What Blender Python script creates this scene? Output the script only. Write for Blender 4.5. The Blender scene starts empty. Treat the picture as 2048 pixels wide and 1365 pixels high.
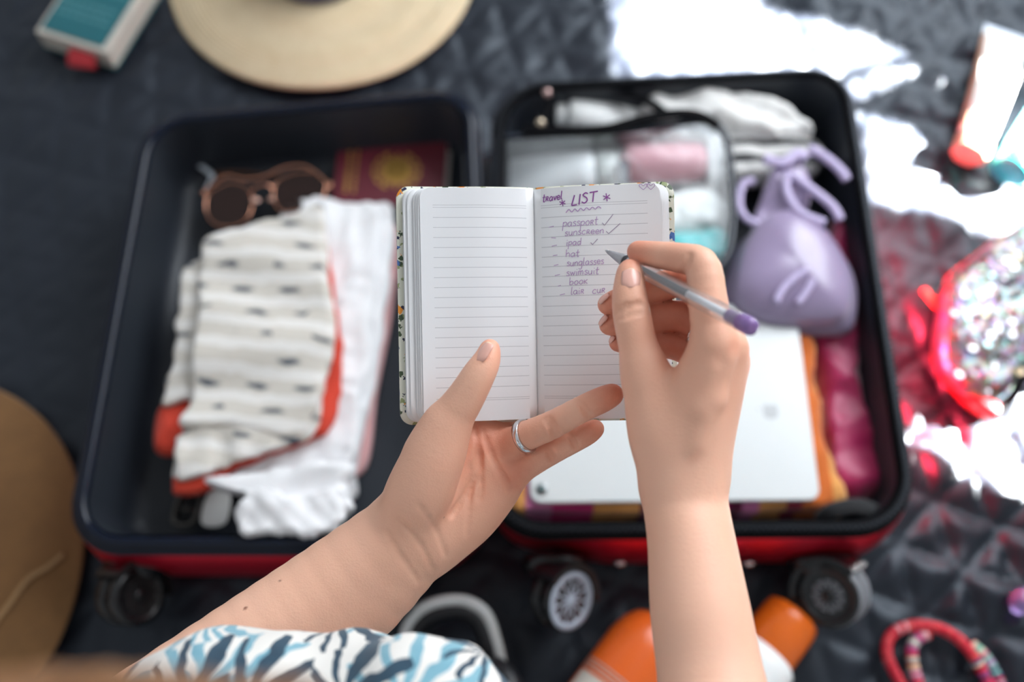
import bpy, bmesh, math, random
import numpy as np
from mathutils import Vector, Matrix
from mathutils.geometry import delaunay_2d_cdt

random.seed(7)
rng = np.random.default_rng(11)
SC = bpy.context.scene
COL = SC.collection

# ------------------------------------------------------------------ camera
TILT = math.radians(22.0)
CAM = np.array([0.0, -0.36, 1.0])
AX_R = np.array([1.0, 0.0, 0.0])
AX_U = np.array([0.0, math.cos(TILT), math.sin(TILT)])
AX_F = np.array([0.0, math.sin(TILT), -math.cos(TILT)])
FPX = 1991.0
cam = bpy.data.cameras.new('camera')
cam.lens = 35.0
cam.sensor_width = 36.0
cam.clip_start = 0.02
cam.dof.use_dof = True
cam.dof.focus_distance = 0.592
cam.dof.aperture_fstop = 2.6
cam_ob = bpy.data.objects.new('camera', cam)
cam_ob.location = CAM
cam_ob.rotation_euler = (TILT, 0, 0)
COL.objects.link(cam_ob)
SC.camera = cam_ob

# ------------------------------------------------------------------ light
world = bpy.data.worlds.new('daylight')
SC.world = world
world.use_nodes = True
wb = world.node_tree.nodes['Background']
wb.inputs[0].default_value = (0.90, 0.95, 1.0, 1)
wb.inputs[1].default_value = 0.41

SUN_DIR = np.array([0.78, 0.06, 0.60])
SUN_DIR = SUN_DIR / np.linalg.norm(SUN_DIR)
sun = bpy.data.lights.new('sun', 'SUN')
sun.energy = 480.0
sun.angle = math.radians(0.6)
sun.color = (1.0, 0.97, 0.92)
sun_ob = bpy.data.objects.new('sun', sun)
sun_ob.rotation_euler = Vector(SUN_DIR).to_track_quat('Z', 'Y').to_euler()
sun_ob.location = (1.4, 0.3, 1.2)
COL.objects.link(sun_ob)

win = bpy.data.lights.new('window_daylight', 'AREA')
win.shape = 'RECTANGLE'
win.size = 1.7
win.size_y = 1.6
win.energy = 60.0
win.color = (0.88, 0.94, 1.0)
win_ob = bpy.data.objects.new('window_daylight', win)
win_ob.location = (1.22, 1.10, 1.30)
win_ob.rotation_euler = Vector((1.0, 0.85, 0.95)).to_track_quat('Z', 'Y').to_euler()
COL.objects.link(win_ob)

SC.view_settings.view_transform = 'Standard'
SC.view_settings.look = 'None'
SC.view_settings.gamma = 1.0
SC.view_settings.use_curve_mapping = False
SC.view_settings.exposure = 0.28
SC.cycles.use_denoising = True
SC.cycles.sample_clamp_indirect = 40.0
SC.cycles.blur_glossy = 1.0
SC.cycles.max_bounces = 7
SC.cycles.use_adaptive_sampling = True
SC.cycles.adaptive_threshold = 0.02
SC.cycles.transparent_max_bounces = 16


# ------------------------------------------------------------------ helpers
def P(px, py, d):
    """point at depth d on the sight line through photograph pixel (px, py)"""
    return CAM + d * (AX_F + AX_R * (px - 1024.0) / FPX + AX_U * (682.0 - py) / FPX)


def G(px, py, z):
    """point of the horizontal plane z seen at photograph pixel (px, py)"""
    v = AX_F + AX_R * (px - 1024.0) / FPX + AX_U * (682.0 - py) / FPX
    return CAM + v * (z - CAM[2]) / v[2]


def origin_of(o):
    p = Vector((0, 0, 0))
    while o is not None:
        p = p + o.location
        o = o.parent
    return p


def obj(name, verts, faces, mat, parent=None, smooth=True, loc=None, uv=None):
    """one mesh object from world-space vertices"""
    v = np.asarray(verts, dtype=float).reshape(-1, 3)
    me = bpy.data.meshes.new(name)
    base = np.array(origin_of(parent)) if parent is not None else np.zeros(3)
    if loc is None:
        if parent is None:
            loc = np.array([v[:, 0].mean(), v[:, 1].mean(), v[:, 2].min()])
        else:
            loc = base
    loc = np.asarray(loc, dtype=float)
    me.from_pydata((v - loc).tolist(), [], [list(map(int, f)) for f in faces])
    me.update()
    if smooth:
        me.polygons.foreach_set('use_smooth', [True] * len(me.polygons))
    if mat is not None:
        me.materials.append(mat)
    if uv is not None:
        lay = me.uv_layers.new(name='UVMap')
        idx = np.zeros(len(me.loops), dtype=np.int32)
        me.loops.foreach_get('vertex_index', idx)
        lay.data.foreach_set('uv', np.asarray(uv, dtype=np.float32)[idx].ravel())
    o = bpy.data.objects.new(name, me)
    COL.objects.link(o)
    if parent is not None:
        o.parent = parent
    o.location = Vector(loc - base)
    return o


def thing(name, label, cat, loc=(0, 0, 0), group=None):
    o = bpy.data.objects.new(name, None)
    o.empty_display_size = 0.02
    COL.objects.link(o)
    o.location = Vector(loc)
    return tag(o, label, cat, group)


def tag(o, label=None, cat=None, group=None, kind=None):
    if label:
        o['label'] = label
    if cat:
        o['category'] = cat
    if group:
        o['group'] = group
    if kind:
        o['kind'] = kind
    return o


class Geo:
    """collects shapes of one part"""
    def __init__(self):
        self.v = []
        self.f = []

    def add(self, v, f):
        n = len(self.v)
        self.v += [tuple(p) for p in v]
        self.f += [tuple(i + n for i in q) for q in f]
        return self

    def build(self, name, mat, parent=None, smooth=True, loc=None):
        return obj(name, self.v, self.f, mat, parent, smooth, loc)


def frames(pts, closed=False):
    pts = np.asarray(pts, float)
    n = len(pts)
    tg = np.zeros_like(pts)
    for i in range(n):
        a = pts[(i - 1) % n] if (closed or i > 0) else pts[0]
        b = pts[(i + 1) % n] if (closed or i < n - 1) else pts[-1]
        t = b - a
        tg[i] = t / (np.linalg.norm(t) + 1e-12)
    ref = np.array([0, 0, 1.0]) if abs(tg[0][2]) < 0.9 else np.array([1.0, 0, 0])
    nr = np.cross(tg[0], ref)
    nr /= np.linalg.norm(nr)
    out = []
    for i in range(n):
        nr = nr - tg[i] * nr.dot(tg[i])
        nr /= np.linalg.norm(nr) + 1e-12
        out.append((nr.copy(), np.cross(tg[i], nr)))
    return pts, out


def tube(pts, r, n=10, closed=False, flat=1.0):
    """swept round (or flattened) section; r one radius or one for each point"""
    pts, fr = frames(pts, closed)
    m = len(pts)
    rr = np.full(m, r, float) if np.isscalar(r) else np.asarray(r, float)
    v, f = [], []
    for i in range(m):
        a, b = fr[i]
        for k in range(n):
            t = 2 * math.pi * k / n
            v.append(pts[i] + a * math.cos(t) * rr[i] + b * math.sin(t) * rr[i] * flat)
    for i in range(m if closed else m - 1):
        j = (i + 1) % m
        for k in range(n):
            l = (k + 1) % n
            f.append((i * n + k, i * n + l, j * n + l, j * n + k))
    if not closed:
        f.append(tuple(range(n - 1, -1, -1)))
        f.append(tuple((m - 1) * n + k for k in range(n)))
    return v, f


def spline(pts, n=40, closed=False):
    """Catmull-Rom resampled at n points"""
    p = np.asarray(pts, float)
    m = len(p)
    segs = m if closed else m - 1
    out = []
    for q in range(n):
        u = q / n * segs if closed else q / (n - 1) * segs
        i = min(int(u), segs - 1)
        t = u - i
        if closed:
            a, b, c, d = p[(i - 1) % m], p[i % m], p[(i + 1) % m], p[(i + 2) % m]
        else:
            a, b, c, d = p[max(i - 1, 0)], p[i], p[i + 1], p[min(i + 2, m - 1)]
        out.append(0.5 * ((2 * b) + (c - a) * t + (2 * a - 5 * b + 4 * c - d) * t * t + (3 * b - a - 3 * c + d) * t ** 3))
    return np.array(out)


def basis(axis, up=(0, 0, 1)):
    z = np.asarray(axis, float)
    z = z / np.linalg.norm(z)
    u = np.asarray(up, float)
    if abs(np.dot(z, u / np.linalg.norm(u))) > 0.97:
        u = np.array([1.0, 0, 0])
    x = np.cross(u, z)
    x /= np.linalg.norm(x)
    return x, np.cross(z, x), z


def lathe(profile, center, axis=(0, 0, 1), n=32, sx=1.0, sy=1.0, up=(0, 0, 1)):
    """profile of (radius, height) turned about an axis through center"""
    x, y, z = basis(axis, up)
    c = np.asarray(center, float)
    v, f = [], []
    for (r, h) in profile:
        for k in range(n):
            t = 2 * math.pi * k / n
            v.append(c + x * r * math.cos(t) * sx + y * r * math.sin(t) * sy + z * h)
    for i in range(len(profile) - 1):
        for k in range(n):
            l = (k + 1) % n
            f.append((i * n + k, i * n + l, (i + 1) * n + l, (i + 1) * n + k))
    if profile[0][0] > 1e-6:
        f.append(tuple(range(n - 1, -1, -1)))
    if profile[-1][0] > 1e-6:
        f.append(tuple((len(profile) - 1) * n + k for k in range(n)))
    return v, f


def box(c, size, ax=None, bevel=0.0):
    """box with chamfered edges; ax three axes (rows)"""
    A = np.eye(3) if ax is None else np.array(ax, float)
    bm = bmesh.new()
    bmesh.ops.create_cube(bm, size=1.0)
    for vv in bm.verts:
        vv.co = Vector((vv.co.x * size[0], vv.co.y * size[1], vv.co.z * size[2]))
    if bevel > 0:
        bmesh.ops.bevel(bm, geom=list(bm.edges), offset=bevel, segments=2, affect='EDGES', profile=0.5)
    v = [np.asarray(c, float) + A[0] * q.co.x + A[1] * q.co.y + A[2] * q.co.z for q in bm.verts]
    f = [tuple(q.index for q in p.verts) for p in bm.faces]
    bm.free()
    return v, f


class Noise:
    """smooth sum of random waves, works on arrays"""
    def __init__(self, seed, freq, octaves=2, waves=7):
        g = np.random.default_rng(seed)
        self.k, self.p, self.a = [], [], []
        for o in range(octaves):
            for w in range(waves):
                d = g.normal(size=3)
                d /= np.linalg.norm(d)
                self.k.append(d * freq * (2 ** o) * g.uniform(0.6, 1.4) * 6.283)
                self.p.append(g.uniform(0, 6.283))
                self.a.append(0.5 ** o / math.sqrt(waves))
        self.k, self.p, self.a = np.array(self.k), np.array(self.p), np.array(self.a)

    def __call__(self, pts):
        return (np.sin(np.asarray(pts, float) @ self.k.T + self.p) * self.a).sum(-1)


def slab(outline, z0, th, n=110, er=None, rings=16, wr=0.0, freq=12.0, seed=1, center=None, zfun=None, edge_noise=0.0, aniso=None, smooth_outline=True):
    """soft puffed sheet or folded cloth: outline in world xy, rounded edge, wrinkled top"""
    o = np.asarray(outline, float)[:, :2]
    o = spline(o, n, closed=True) if smooth_outline else o
    n = len(o)
    c = o.mean(0) if center is None else np.asarray(center, float)[:2]
    er = th * 0.5 if er is None else er
    ns = Noise(seed, freq)
    ne = Noise(seed + 50, freq * 1.6)
    if edge_noise:
        dirn = (o - c) / np.linalg.norm(o - c, axis=1)[:, None]
        o = o + dirn * (ne(np.c_[o, np.zeros(n)]) * edge_noise)[:, None]
    dv = c - o
    L = np.linalg.norm(dv, axis=1)[:, None]
    dirs = dv / L
    V = []
    for a in (-90, -60, -30, 0, 25, 50, 70, 90):
        a = math.radians(a)
        de = er * (1 - math.cos(a))
        p = o + dirs * de
        z = np.full(n, th * 0.5 + th * 0.5 * math.sin(a))
        V.append(np.c_[p, z])
    for q in range(1, rings + 1):
        s = q / rings
        p = (o + dirs * er) * (1 - s) + c * s
        V.append(np.c_[p, np.full(n, th)])
    V = np.array(V)
    m = V.shape[0]
    XY = V[:, :, :2]
    q = np.concatenate([XY, np.zeros((m, n, 1))], -1)
    if aniso is not None:
        ca, sa = math.cos(aniso[0]), math.sin(aniso[0])
        q = np.stack([(XY[..., 0] * ca + XY[..., 1] * sa) * aniso[1], -XY[..., 0] * sa + XY[..., 1] * ca, np.zeros((m, n))], -1)
    w = ns(q) * wr * np.clip(V[:, :, 2] / th - 0.3, 0, 1)
    Z = V[:, :, 2] + w
    base = z0 if zfun is None else z0 + zfun(XY[..., 0], XY[..., 1])
    V[:, :, 2] = Z + base
    verts = V.reshape(-1, 3)
    F = []
    for i in range(m - 1):
        for k in range(n):
            l = (k + 1) % n
            F.append((i * n + k, i * n + l, (i + 1) * n + l, (i + 1) * n + k))
    F.append(tuple(range(n - 1, -1, -1)))
    return verts, F


def gpoly(pix, z):
    return [G(a, b, z)[:2] for a, b in pix]


# ------------------------------------------------------------------ materials
MATS = {}


class Nt:
    """tiny node-tree writer"""
    def __init__(self, name):
        self.m = bpy.data.materials.new(name)
        self.m.use_nodes = True
        self.t = self.m.node_tree
        self.b = self.t.nodes['Principled BSDF']
        MATS[name] = self.m

    def n(self, kind, **kw):
        nd = self.t.nodes.new(kind)
        for k, v in kw.items():
            if k == 'inp':
                for a, b in v.items():
                    self.set(nd, a, b)
            else:
                setattr(nd, k, v)
        return nd

    def set(self, nd, key, val):
        s = nd.inputs[key]
        if isinstance(val, bpy.types.NodeSocket):
            self.t.links.new(val, s)
        else:
            if isinstance(val, (tuple, list)) and len(val) == 3 and s.type == 'RGBA':
                val = (*val, 1)
            s.default_value = val

    def math(self, op, a, b=None, c=None, clamp=False):
        nd = self.n('ShaderNodeMath', operation=op, use_clamp=clamp)
        self.set(nd, 0, a)
        if b is not None:
            self.set(nd, 1, b)
        if c is not None:
            self.set(nd, 2, c)
        return nd.outputs[0]

    def mix(self, f, a, b, blend='MIX'):
        nd = self.n('ShaderNodeMix', data_type='RGBA', blend_type=blend)
        self.set(nd, 0, f)
        self.set(nd, 6, a)
        self.set(nd, 7, b)
        return nd.outputs[2]

    def ramp(self, f, stops, interp='LINEAR'):
        nd = self.n('ShaderNodeValToRGB')
        cr = nd.color_ramp
        cr.interpolation = interp
        while len(cr.elements) > 1:
            cr.elements.remove(cr.elements[-1])
        cr.elements[0].position = stops[0][0]
        cr.elements[0].color = (*stops[0][1], 1)
        for p, c in stops[1:]:
            e = cr.elements.new(p)
            e.color = (*c, 1)
        self.set(nd, 0, f)
        return nd.outputs[0]

    def noise(self, scale, detail=3, rough=0.5, vec=None, out=0):
        nd = self.n('ShaderNodeTexNoise')
        nd.inputs['Scale'].default_value = scale
        nd.inputs['Detail'].default_value = detail
        nd.inputs['Roughness'].default_value = rough
        if vec is not None:
            self.t.links.new(vec, nd.inputs['Vector'])
        return nd.outputs[out]

    def coord(self, out='Object'):
        return self.n('ShaderNodeTexCoord').outputs[out]

    def bump(self, h, strength=0.3, dist=0.002):
        nd = self.n('ShaderNodeBump')
        nd.inputs['Strength'].default_value = strength
        nd.inputs['Distance'].default_value = dist
        self.t.links.new(h, nd.inputs['Height'])
        self.t.links.new(nd.outputs[0], self.b.inputs['Normal'])

    def pb(self, **kw):
        names = dict(col='Base Color', rough='Roughness', metal='Metallic', spec='Specular IOR Level', sheen='Sheen Weight',
                     trans='Transmission Weight', alpha='Alpha', coat='Coat Weight', ior='IOR', sss='Subsurface Weight', sheen_rough='Sheen Roughness')
        for k, v in kw.items():
            self.set(self.b, names[k], v)
        return self


def plain(name, col, rough=0.6, metal=0.0, spec=0.5, var=0.12, vscale=40.0, bump=0.0, bscale=300.0, **kw):
    """simple material with a little colour variation and grain"""
    m = Nt(name)
    f = m.noise(vscale, 3, 0.55, m.coord())
    a = tuple(c * (1 - var) for c in col)
    b = tuple(min(1.0, c * (1 + var)) for c in col)
    m.pb(col=m.mix(f, a, b), rough=rough, metal=metal, spec=spec, **kw)
    if bump > 0:
        m.bump(m.noise(bscale, 4, 0.6, m.coord()), bump, 0.001)
    return m.m


def weave(name, col, rough=0.85, scale=900.0, bump=0.35, var=0.06, sheen=0.2, **kw):
    """woven cloth: crossed threads"""
    m = Nt(name)
    tc = m.coord()
    w1 = m.n('ShaderNodeTexWave', wave_type='BANDS', bands_direction='X')
    w2 = m.n('ShaderNodeTexWave', wave_type='BANDS', bands_direction='Y')
    for w in (w1, w2):
        w.inputs['Scale'].default_value = scale / 6.0
        w.inputs['Distortion'].default_value = 0.6
        m.t.links.new(tc, w.inputs['Vector'])
    h = m.math('ADD', w1.outputs[1], w2.outputs[1])
    f = m.noise(30, 3, 0.6, tc)
    m.pb(col=m.mix(f, tuple(c * (1 - var) for c in col), tuple(min(1, c * (1 + var)) for c in col)), rough=rough, sheen=sheen, **kw)
    m.bump(h, bump, 0.0006)
    return m.m

# ------------------------------------------------------------------ the setting
m = Nt('oak_floor')
tc = m.coord()
w = m.n('ShaderNodeTexWave', wave_type='BANDS', bands_direction='Y')
w.inputs['Scale'].default_value = 3.0
w.inputs['Distortion'].default_value = 6.0
m.t.links.new(tc, w.inputs['Vector'])
m.pb(col=m.ramp(w.outputs[1], [(0, (0.30, 0.19, 0.11)), (1, (0.42, 0.28, 0.17))]), rough=0.5)
plain('wall_paint', (0.78, 0.76, 0.73), 0.9, bump=0.1)
plain('white_gloss_paint', (0.82, 0.82, 0.80), 0.35)
weave('sun_mask_linen', (0.55, 0.53, 0.50))

FLOOR_Z = -0.62
o = obj('floor', *box((0, 0.4, FLOOR_Z - 0.02), (3.6, 4.0, 0.04)), MATS['oak_floor'], smooth=False)
tag(o, 'oak wood floor under the bed', kind='structure')

# right-hand wall with its window opening
XW = 1.62
wy0, wy1, wz0, wz1 = -0.45, 2.0, 0.1, 1.75
g = Geo()
for (y0, y1, z0, z1) in ((-1.6, wy0, FLOOR_Z, 3.4), (wy1, 2.4, FLOOR_Z, 3.4), (wy0, wy1, FLOOR_Z, wz0), (wy0, wy1, wz1, 3.4)):
    g.add(*box((XW + 0.06, (y0 + y1) / 2, (z0 + z1) / 2), (0.12, y1 - y0, z1 - z0)))
o = g.build('wall_right', MATS['wall_paint'], smooth=False)
tag(o, 'painted wall with the window opening', kind='structure')
g = Geo()
for (y0, y1, z0, z1) in ((wy0, wy0 + .05, wz0, wz1), (wy1 - .05, wy1, wz0, wz1), (wy0, wy1, wz0, wz0 + .05), (wy0, wy1, wz1 - .05, wz1)):
    g.add(*box((XW + 0.06, (y0 + y1) / 2, (z0 + z1) / 2), (0.06, y1 - y0, z1 - z0), bevel=0.004))
o = g.build('window_1', MATS['white_gloss_paint'], smooth=False)
tag(o, 'white window frame beside the bed', kind='structure')

# unseen sheet added inside the window, holes cut to shape the sun patches
XC = 1.56


def to_sun_mask(p):
    t = (XC - p[0]) / SUN_DIR[0]
    q = np.asarray(p) + SUN_DIR * t
    return q


lit = []
lit.append([G(a, b, 0) for a, b in [(1248, -70), (1470, -70), (1560, 2), (1650, 34), (1842, 98), (1780, 122), (1700, 140), (1560, 152), (1400, 158), (1250, 138)]])
lit.append([G(a, b, 0) for a, b in [(1694, 162), (1750, 146), (1838, 124), (1841, 140), (1770, 172), (1712, 200)]])
lit.append([G(a, b, 0) for a, b in [(1712, 216), (1790, 236), (1880, 275), (1962, 322), (2070, 360), (2150, 360), (2150, 440), (2050, 446), (1985, 470), (1930, 440), (1850, 415), (1756, 390), (1736, 300)]])
lit.append([G(a, b, 0) for a, b in [(1866, 828), (1910, 842), (1990, 852), (2040, 800), (2150, 690), (2150, 1010), (2080, 985), (2000, 975), (1930, 925), (1868, 868)]])
# slit that only reaches the outer side of the red shell
lit.append([np.array(q) for q in [(0.284, -0.09, 0), (0.352, -0.09, 0), (0.352, 0.19, 0), (0.284, 0.19, 0)]])
# the tubes
lit.append([G(a, b, 0.03) for a, b in [(1990, 112), (2055, 120), (2120, 200), (2120, 400), (2000, 372), (1958, 310)]])
holes = []
for poly in lit:
    q = [to_sun_mask(p) for p in poly]
    holes.append([Vector((p[1], p[2], 0)) for p in q])
outer = [Vector((-0.70, -0.1, 0)), Vector((2.2, -0.1, 0)), Vector((2.2, 3.3, 0)), Vector((-0.70, 3.3, 0))]
flat, edges = [], []
for loop in [outer] + holes:
    n0 = len(flat)
    flat += [p.to_2d() for p in loop]
    edges += [(n0 + i, n0 + (i + 1) % len(loop)) for i in range(len(loop))]
cv, _, cf, _, _, _ = delaunay_2d_cdt(flat, edges, [], 0, 1e-6)


def inside(x, y, loop):
    r = False
    for i in range(len(loop)):
        a, b = loop[i - 1], loop[i]
        if (a.y > y) != (b.y > y) and x < (b.x - a.x) * (y - a.y) / (b.y - a.y) + a.x:
            r = not r
    return r


tris = []
for t in cf:
    cx, cy = sum(cv[i].x for i in t) / len(t), sum(cv[i].y for i in t) / len(t)
    if inside(cx, cy, outer) and not any(inside(cx, cy, h) for h in holes):
        tris.append(tuple(t))
o = obj('sun_mask', [(XC, p.x, p.y) for p in cv], tris, MATS['sun_mask_linen'], smooth=False)
sol = o.modifiers.new('cloth', 'SOLIDIFY')
sol.thickness = 0.003
tag(o, 'unseen linen sheet added over the window, holes cut for the sun patches', 'sun_mask')

# ------------------------------------------------------------------ bed
plain('mattress_ticking', (0.6, 0.6, 0.62), 0.9)
bed = thing('bed', 'bed covered with a dark quilted satin bedspread', 'bed', (0, 0.6, FLOOR_Z))
obj('mattress', *box((0, 0.62, -0.17), (2.0, 1.92, 0.27), bevel=0.03), MATS['mattress_ticking'], bed)
obj('bed_base', *box((0, 0.62, (FLOOR_Z - 0.31) / 2), (1.96, 1.88, -0.31 - FLOOR_Z), bevel=0.01), plain('dark_bed_wood', (0.06, 0.05, 0.045), 0.6), bed)

m = Nt('quilt_satin')
tc = m.coord()
f = m.noise(14, 4, 0.6, tc)
m.pb(col=m.mix(f, (0.0065, 0.0082, 0.0130), (0.014, 0.017, 0.025)), rough=0.44, spec=0.44, sheen=0.0, sheen_rough=0.4)
m.b.inputs['Specular Tint'].default_value = (0.80, 0.90, 1.0, 1)
m.bump(m.noise(160, 4, 0.65, tc), 0.30, 0.0012)


def axis_pts(lo, a, b, hi, fine, coarse):
    return np.unique(np.round(np.concatenate([np.arange(lo, a, coarse), np.arange(a, b, fine), np.arange(b, hi + 1e-6, coarse)]), 5))


qx = axis_pts(-1.02, -0.74, 0.74, 1.02, 0.0052, 0.04)
qy = axis_pts(-0.62, -0.36, 0.66, 1.6, 0.0052, 0.04)
X, Y = np.meshgrid(qx, qy, indexing='ij')


def quilt_h(X, Y):
    w0 = Noise(5, 1.6)(np.stack([X, Y, 0 * X], -1)) * 0.018
    s = 0.056
    fam = []
    for ang in (14, 74, 134):
        a = math.radians(ang)
        d = (X * math.cos(a) + Y * math.sin(a)) + w0 * 0.6
        fam.append(np.abs(np.sin(math.pi * d / s)))
    puff = np.minimum(np.minimum(fam[0], fam[1]), fam[2])
    puff = np.sqrt(np.clip(puff, 0, 1) + 0.006)
    wr = Noise(21, 9.0, 3)(np.stack([X, Y, 0 * X], -1))
    # loose folds at the right-hand front corner and behind the case, flatter elsewhere
    loose = np.clip((X - 0.30) * 6, 0, 1) * 0.8 + np.clip((Y - 0.28) * 5, 0, 1) * 0.4 + 0.38
    corner = np.clip((X - 0.30) * 8, 0, 1) * np.clip((0.12 - Y) * 8, 0, 1)
    return -0.0085 - 0.006 * corner + (0.0068 * (0.5 + 0.4 * loose) + 0.0085 * corner) * puff + 0.0034 * wr * np.clip(loose, 0, 1)


H = quilt_h(X, Y)
drop = np.clip(-0.335 - Y, 0, None)
Yp = np.where(Y < -0.335, -0.335 - 0.02 * np.clip(drop / 0.02, 0, 1), Y)
H = H - drop
nx, ny = X.shape
V = np.stack([X, Yp, H], -1).reshape(-1, 3)
ii, jj = np.meshgrid(np.arange(nx - 1), np.arange(ny - 1), indexing='ij')
a0 = (ii * ny + jj).ravel()
F = np.stack([a0, a0 + ny, a0 + ny + 1, a0 + 1], -1)
obj('bedspread', V, F, MATS['quilt_satin'], bed)

# ------------------------------------------------------------------ suitcase
plain('shell_red', (0.70, 0.012, 0.040), 0.34, metal=0.75, spec=0.5, var=0.05)
plain('lining_grey', (0.022, 0.026, 0.034), 0.42, spec=0.32, bump=0.15, bscale=500)
plain('black_trim', (0.003, 0.003, 0.004), 0.6, spec=0.06)
plain('gloss_piping', (0.002, 0.005, 0.015), 0.16, spec=0.28)
plain('dull_piping', (0.003, 0.003, 0.004), 0.5, spec=0.1)
plain('zip_metal', (0.030, 0.034, 0.042), 0.3, metal=0.7)
plain('black_plastic', (0.006, 0.006, 0.007), 0.25, spec=0.5)
plain('tyre_grey', (0.20, 0.21, 0.23), 0.55)
plain('wheel_grey', (0.36, 0.40, 0.47), 0.4)
plain('rivet_steel', (0.7, 0.66, 0.66), 0.25, metal=1.0)
plain('hinge_grey', (0.10, 0.105, 0.12), 0.6)

case = thing('suitcase', 'open red hard-shell suitcase with black zipper rim lying on the bed', 'suitcase', (-0.02, 0.06, 0.0))


def rim_line(corners, rad, n=14):
    """rounded outline of a half in the rim plane; corners TL TR BR BL (world xyz)"""
    c = [np.asarray(q, float) for q in corners]
    out = []
    for i in range(4):
        p, a, b = c[i], c[i - 1], c[(i + 1) % 4]
        r = rad[i] if isinstance(rad, (list, tuple)) else rad
        da = (a - p) / np.linalg.norm(a - p)
        db = (b - p) / np.linalg.norm(b - p)
        s, e = p + da * r, p + db * r
        for k in range(n):
            t = k / (n - 1)
            tt = 0.5 - 0.5 * math.cos(math.pi / 2 * 2 * t / 1.0) if False else t
            # circular-looking quarter
            ang = tt * math.pi / 2
            out.append(p + da * r * (1 - math.sin(ang)) + db * r * (1 - math.cos(ang)))
    # resample evenly so long sides have points too
    out = np.array(out)
    seg = np.linalg.norm(np.roll(out, -1, 0) - out, axis=1)
    cum = np.concatenate([[0], np.cumsum(seg)])
    N = 220
    res = []
    for t in np.linspace(0, cum[-1], N, endpoint=False):
        i = min(np.searchsorted(cum, t, side='right') - 1, len(out) - 1)
        f = (t - cum[i]) / max(seg[i], 1e-9)
        res.append(out[i] * (1 - f) + out[(i + 1) % len(out)] * f)
    return np.array(res)


def inset(line, d):
    n = len(line)
    tg = np.roll(line, -1, 0) - np.roll(line, 1, 0)
    tg /= np.linalg.norm(tg, axis=1)[:, None]
    nm = np.c_[tg[:, 1], -tg[:, 0], np.zeros(n)]
    cc = line.mean(0)
    sgn = np.sign(((cc - line) * nm).sum(1).mean())
    q = line + nm * sgn * (d if np.isscalar(d) else np.asarray(d)[:, None])
    return q


def loft(rings, cap_last=True):
    n = len(rings[0])
    V = np.concatenate(rings)
    F = []
    for i in range(len(rings) - 1):
        for k in range(n):
            l = (k + 1) % n
            F.append((i * n + k, i * n + l, (i + 1) * n + l, (i + 1) * n + k))
    if cap_last:
        V = np.concatenate([V, [rings[-1].mean(0)]])
        c = len(V) - 1
        b = (len(rings) - 1) * n
        for k in range(n):
            F.append((b + k, b + (k + 1) % n, c))
    return V, F


def half(corners, rad, floor_z, side):
    line = rim_line(corners, rad)
    z = lambda q, h: np.c_[q[:, :2], np.full(len(q), h)]
    zr = line[:, 2]
    zz = lambda q, f: np.c_[q[:, :2], zr * f]
    # outer red shell, bulging less along the hinge side
    fc = np.clip((np.abs(line[:, 0]) - 0.03) / 0.06, 0.15, 1.0)
    rings = [zz(inset(line, 0.001), 0.96), zz(inset(line, -0.004 * fc), 0.90), zz(inset(line, -0.012 * fc), 0.72), zz(inset(line, -0.016 * fc), 0.45)]
    for a in (15, 35, 55, 75, 90):
        t = math.radians(a)
        rings.append(zz(inset(line, -0.0155 * fc + 0.026 * (1 - math.cos(t))), 0.0) + np.array([0, 0, 0.029 - 0.028 * math.sin(t)]))
    obj('shell', *loft(rings), MATS['shell_red'], case)
    # lining
    rings = [zz(inset(line, 0.010), 1.0), zz(inset(line, 0.012), 0.7), zz(inset(line, 0.015), 0.0) + np.array([0, 0, floor_z + 0.022])]
    for a in (25, 45, 65, 90):
        t = math.radians(a)
        rings.append(zz(inset(line, 0.015 + 0.022 * (1 - math.cos(t))), 0.0) + np.array([0, 0, floor_z + 0.022 * (1 - math.sin(t))]))
    lin = obj('lining', *loft(rings), MATS['lining_grey'], case)
    # rim with its zipper tape
    prof = [(-0.001, -0.014), (-0.003, -0.004), (-0.001, 0.002), (0.004, 0.0045), (0.0075, 0.002), (0.0100, -0.003), (0.0105, -0.016)]
    rings = [np.c_[inset(line, dx)[:, :2], zr + dz] for dx, dz in prof]
    rim = obj('rim', *loft(rings, False), MATS['gloss_piping' if side == 'L' else 'black_trim'], case)
    pl = inset(line, -0.0035)
    pl = np.c_[pl[:, :2], zr - 0.006]
    obj('piping', *tube(pl, 0.0042 if side == 'L' else 0.003, 8, closed=True), MATS['gloss_piping' if side == 'L' else 'dull_piping'], rim)
    return line, rim


ZR, ZL = 0.108, 0.100
RC = [G(996, 172, ZR), G(1692, 136, ZR), G(1832, 1058, ZR), G(980, 1066, ZR)]
LC = [G(296, 238, ZL), G(944, 180, ZL), G(982, 1094, ZL), G(138, 1092, ZL)]
line_r, rim_r = half(RC, [0.055, 0.045, 0.055, 0.05], 0.012, 'R')
line_l, rim_l = half(LC, [0.045, 0.045, 0.05, 0.045], 0.012, 'L')

# zipper teeth along the near and right-hand edge of the deep half
g = Geo()
tl = inset(line_r, 0.0015)
tl = np.c_[tl[:, :2], line_r[:, 2] + 0.0035]
dense = spline(tl, 620, closed=True)
for i in range(0, 620):
    p = dense[i]
    t = dense[(i + 1) % 620] - dense[i - 1]
    t /= np.linalg.norm(t)
    sd = np.array([t[1], -t[0], 0])
    s = 1 if i % 2 else -1
    g.add(*box(p + sd * 0.0012 * s, (0.0014, 0.0040, 0.0016), ax=(t, sd, (0, 0, 1))))
o = g.build('zipper_teeth', MATS['zip_metal'], rim_r, smooth=False)
tag(o, kind='stuff')

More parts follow.
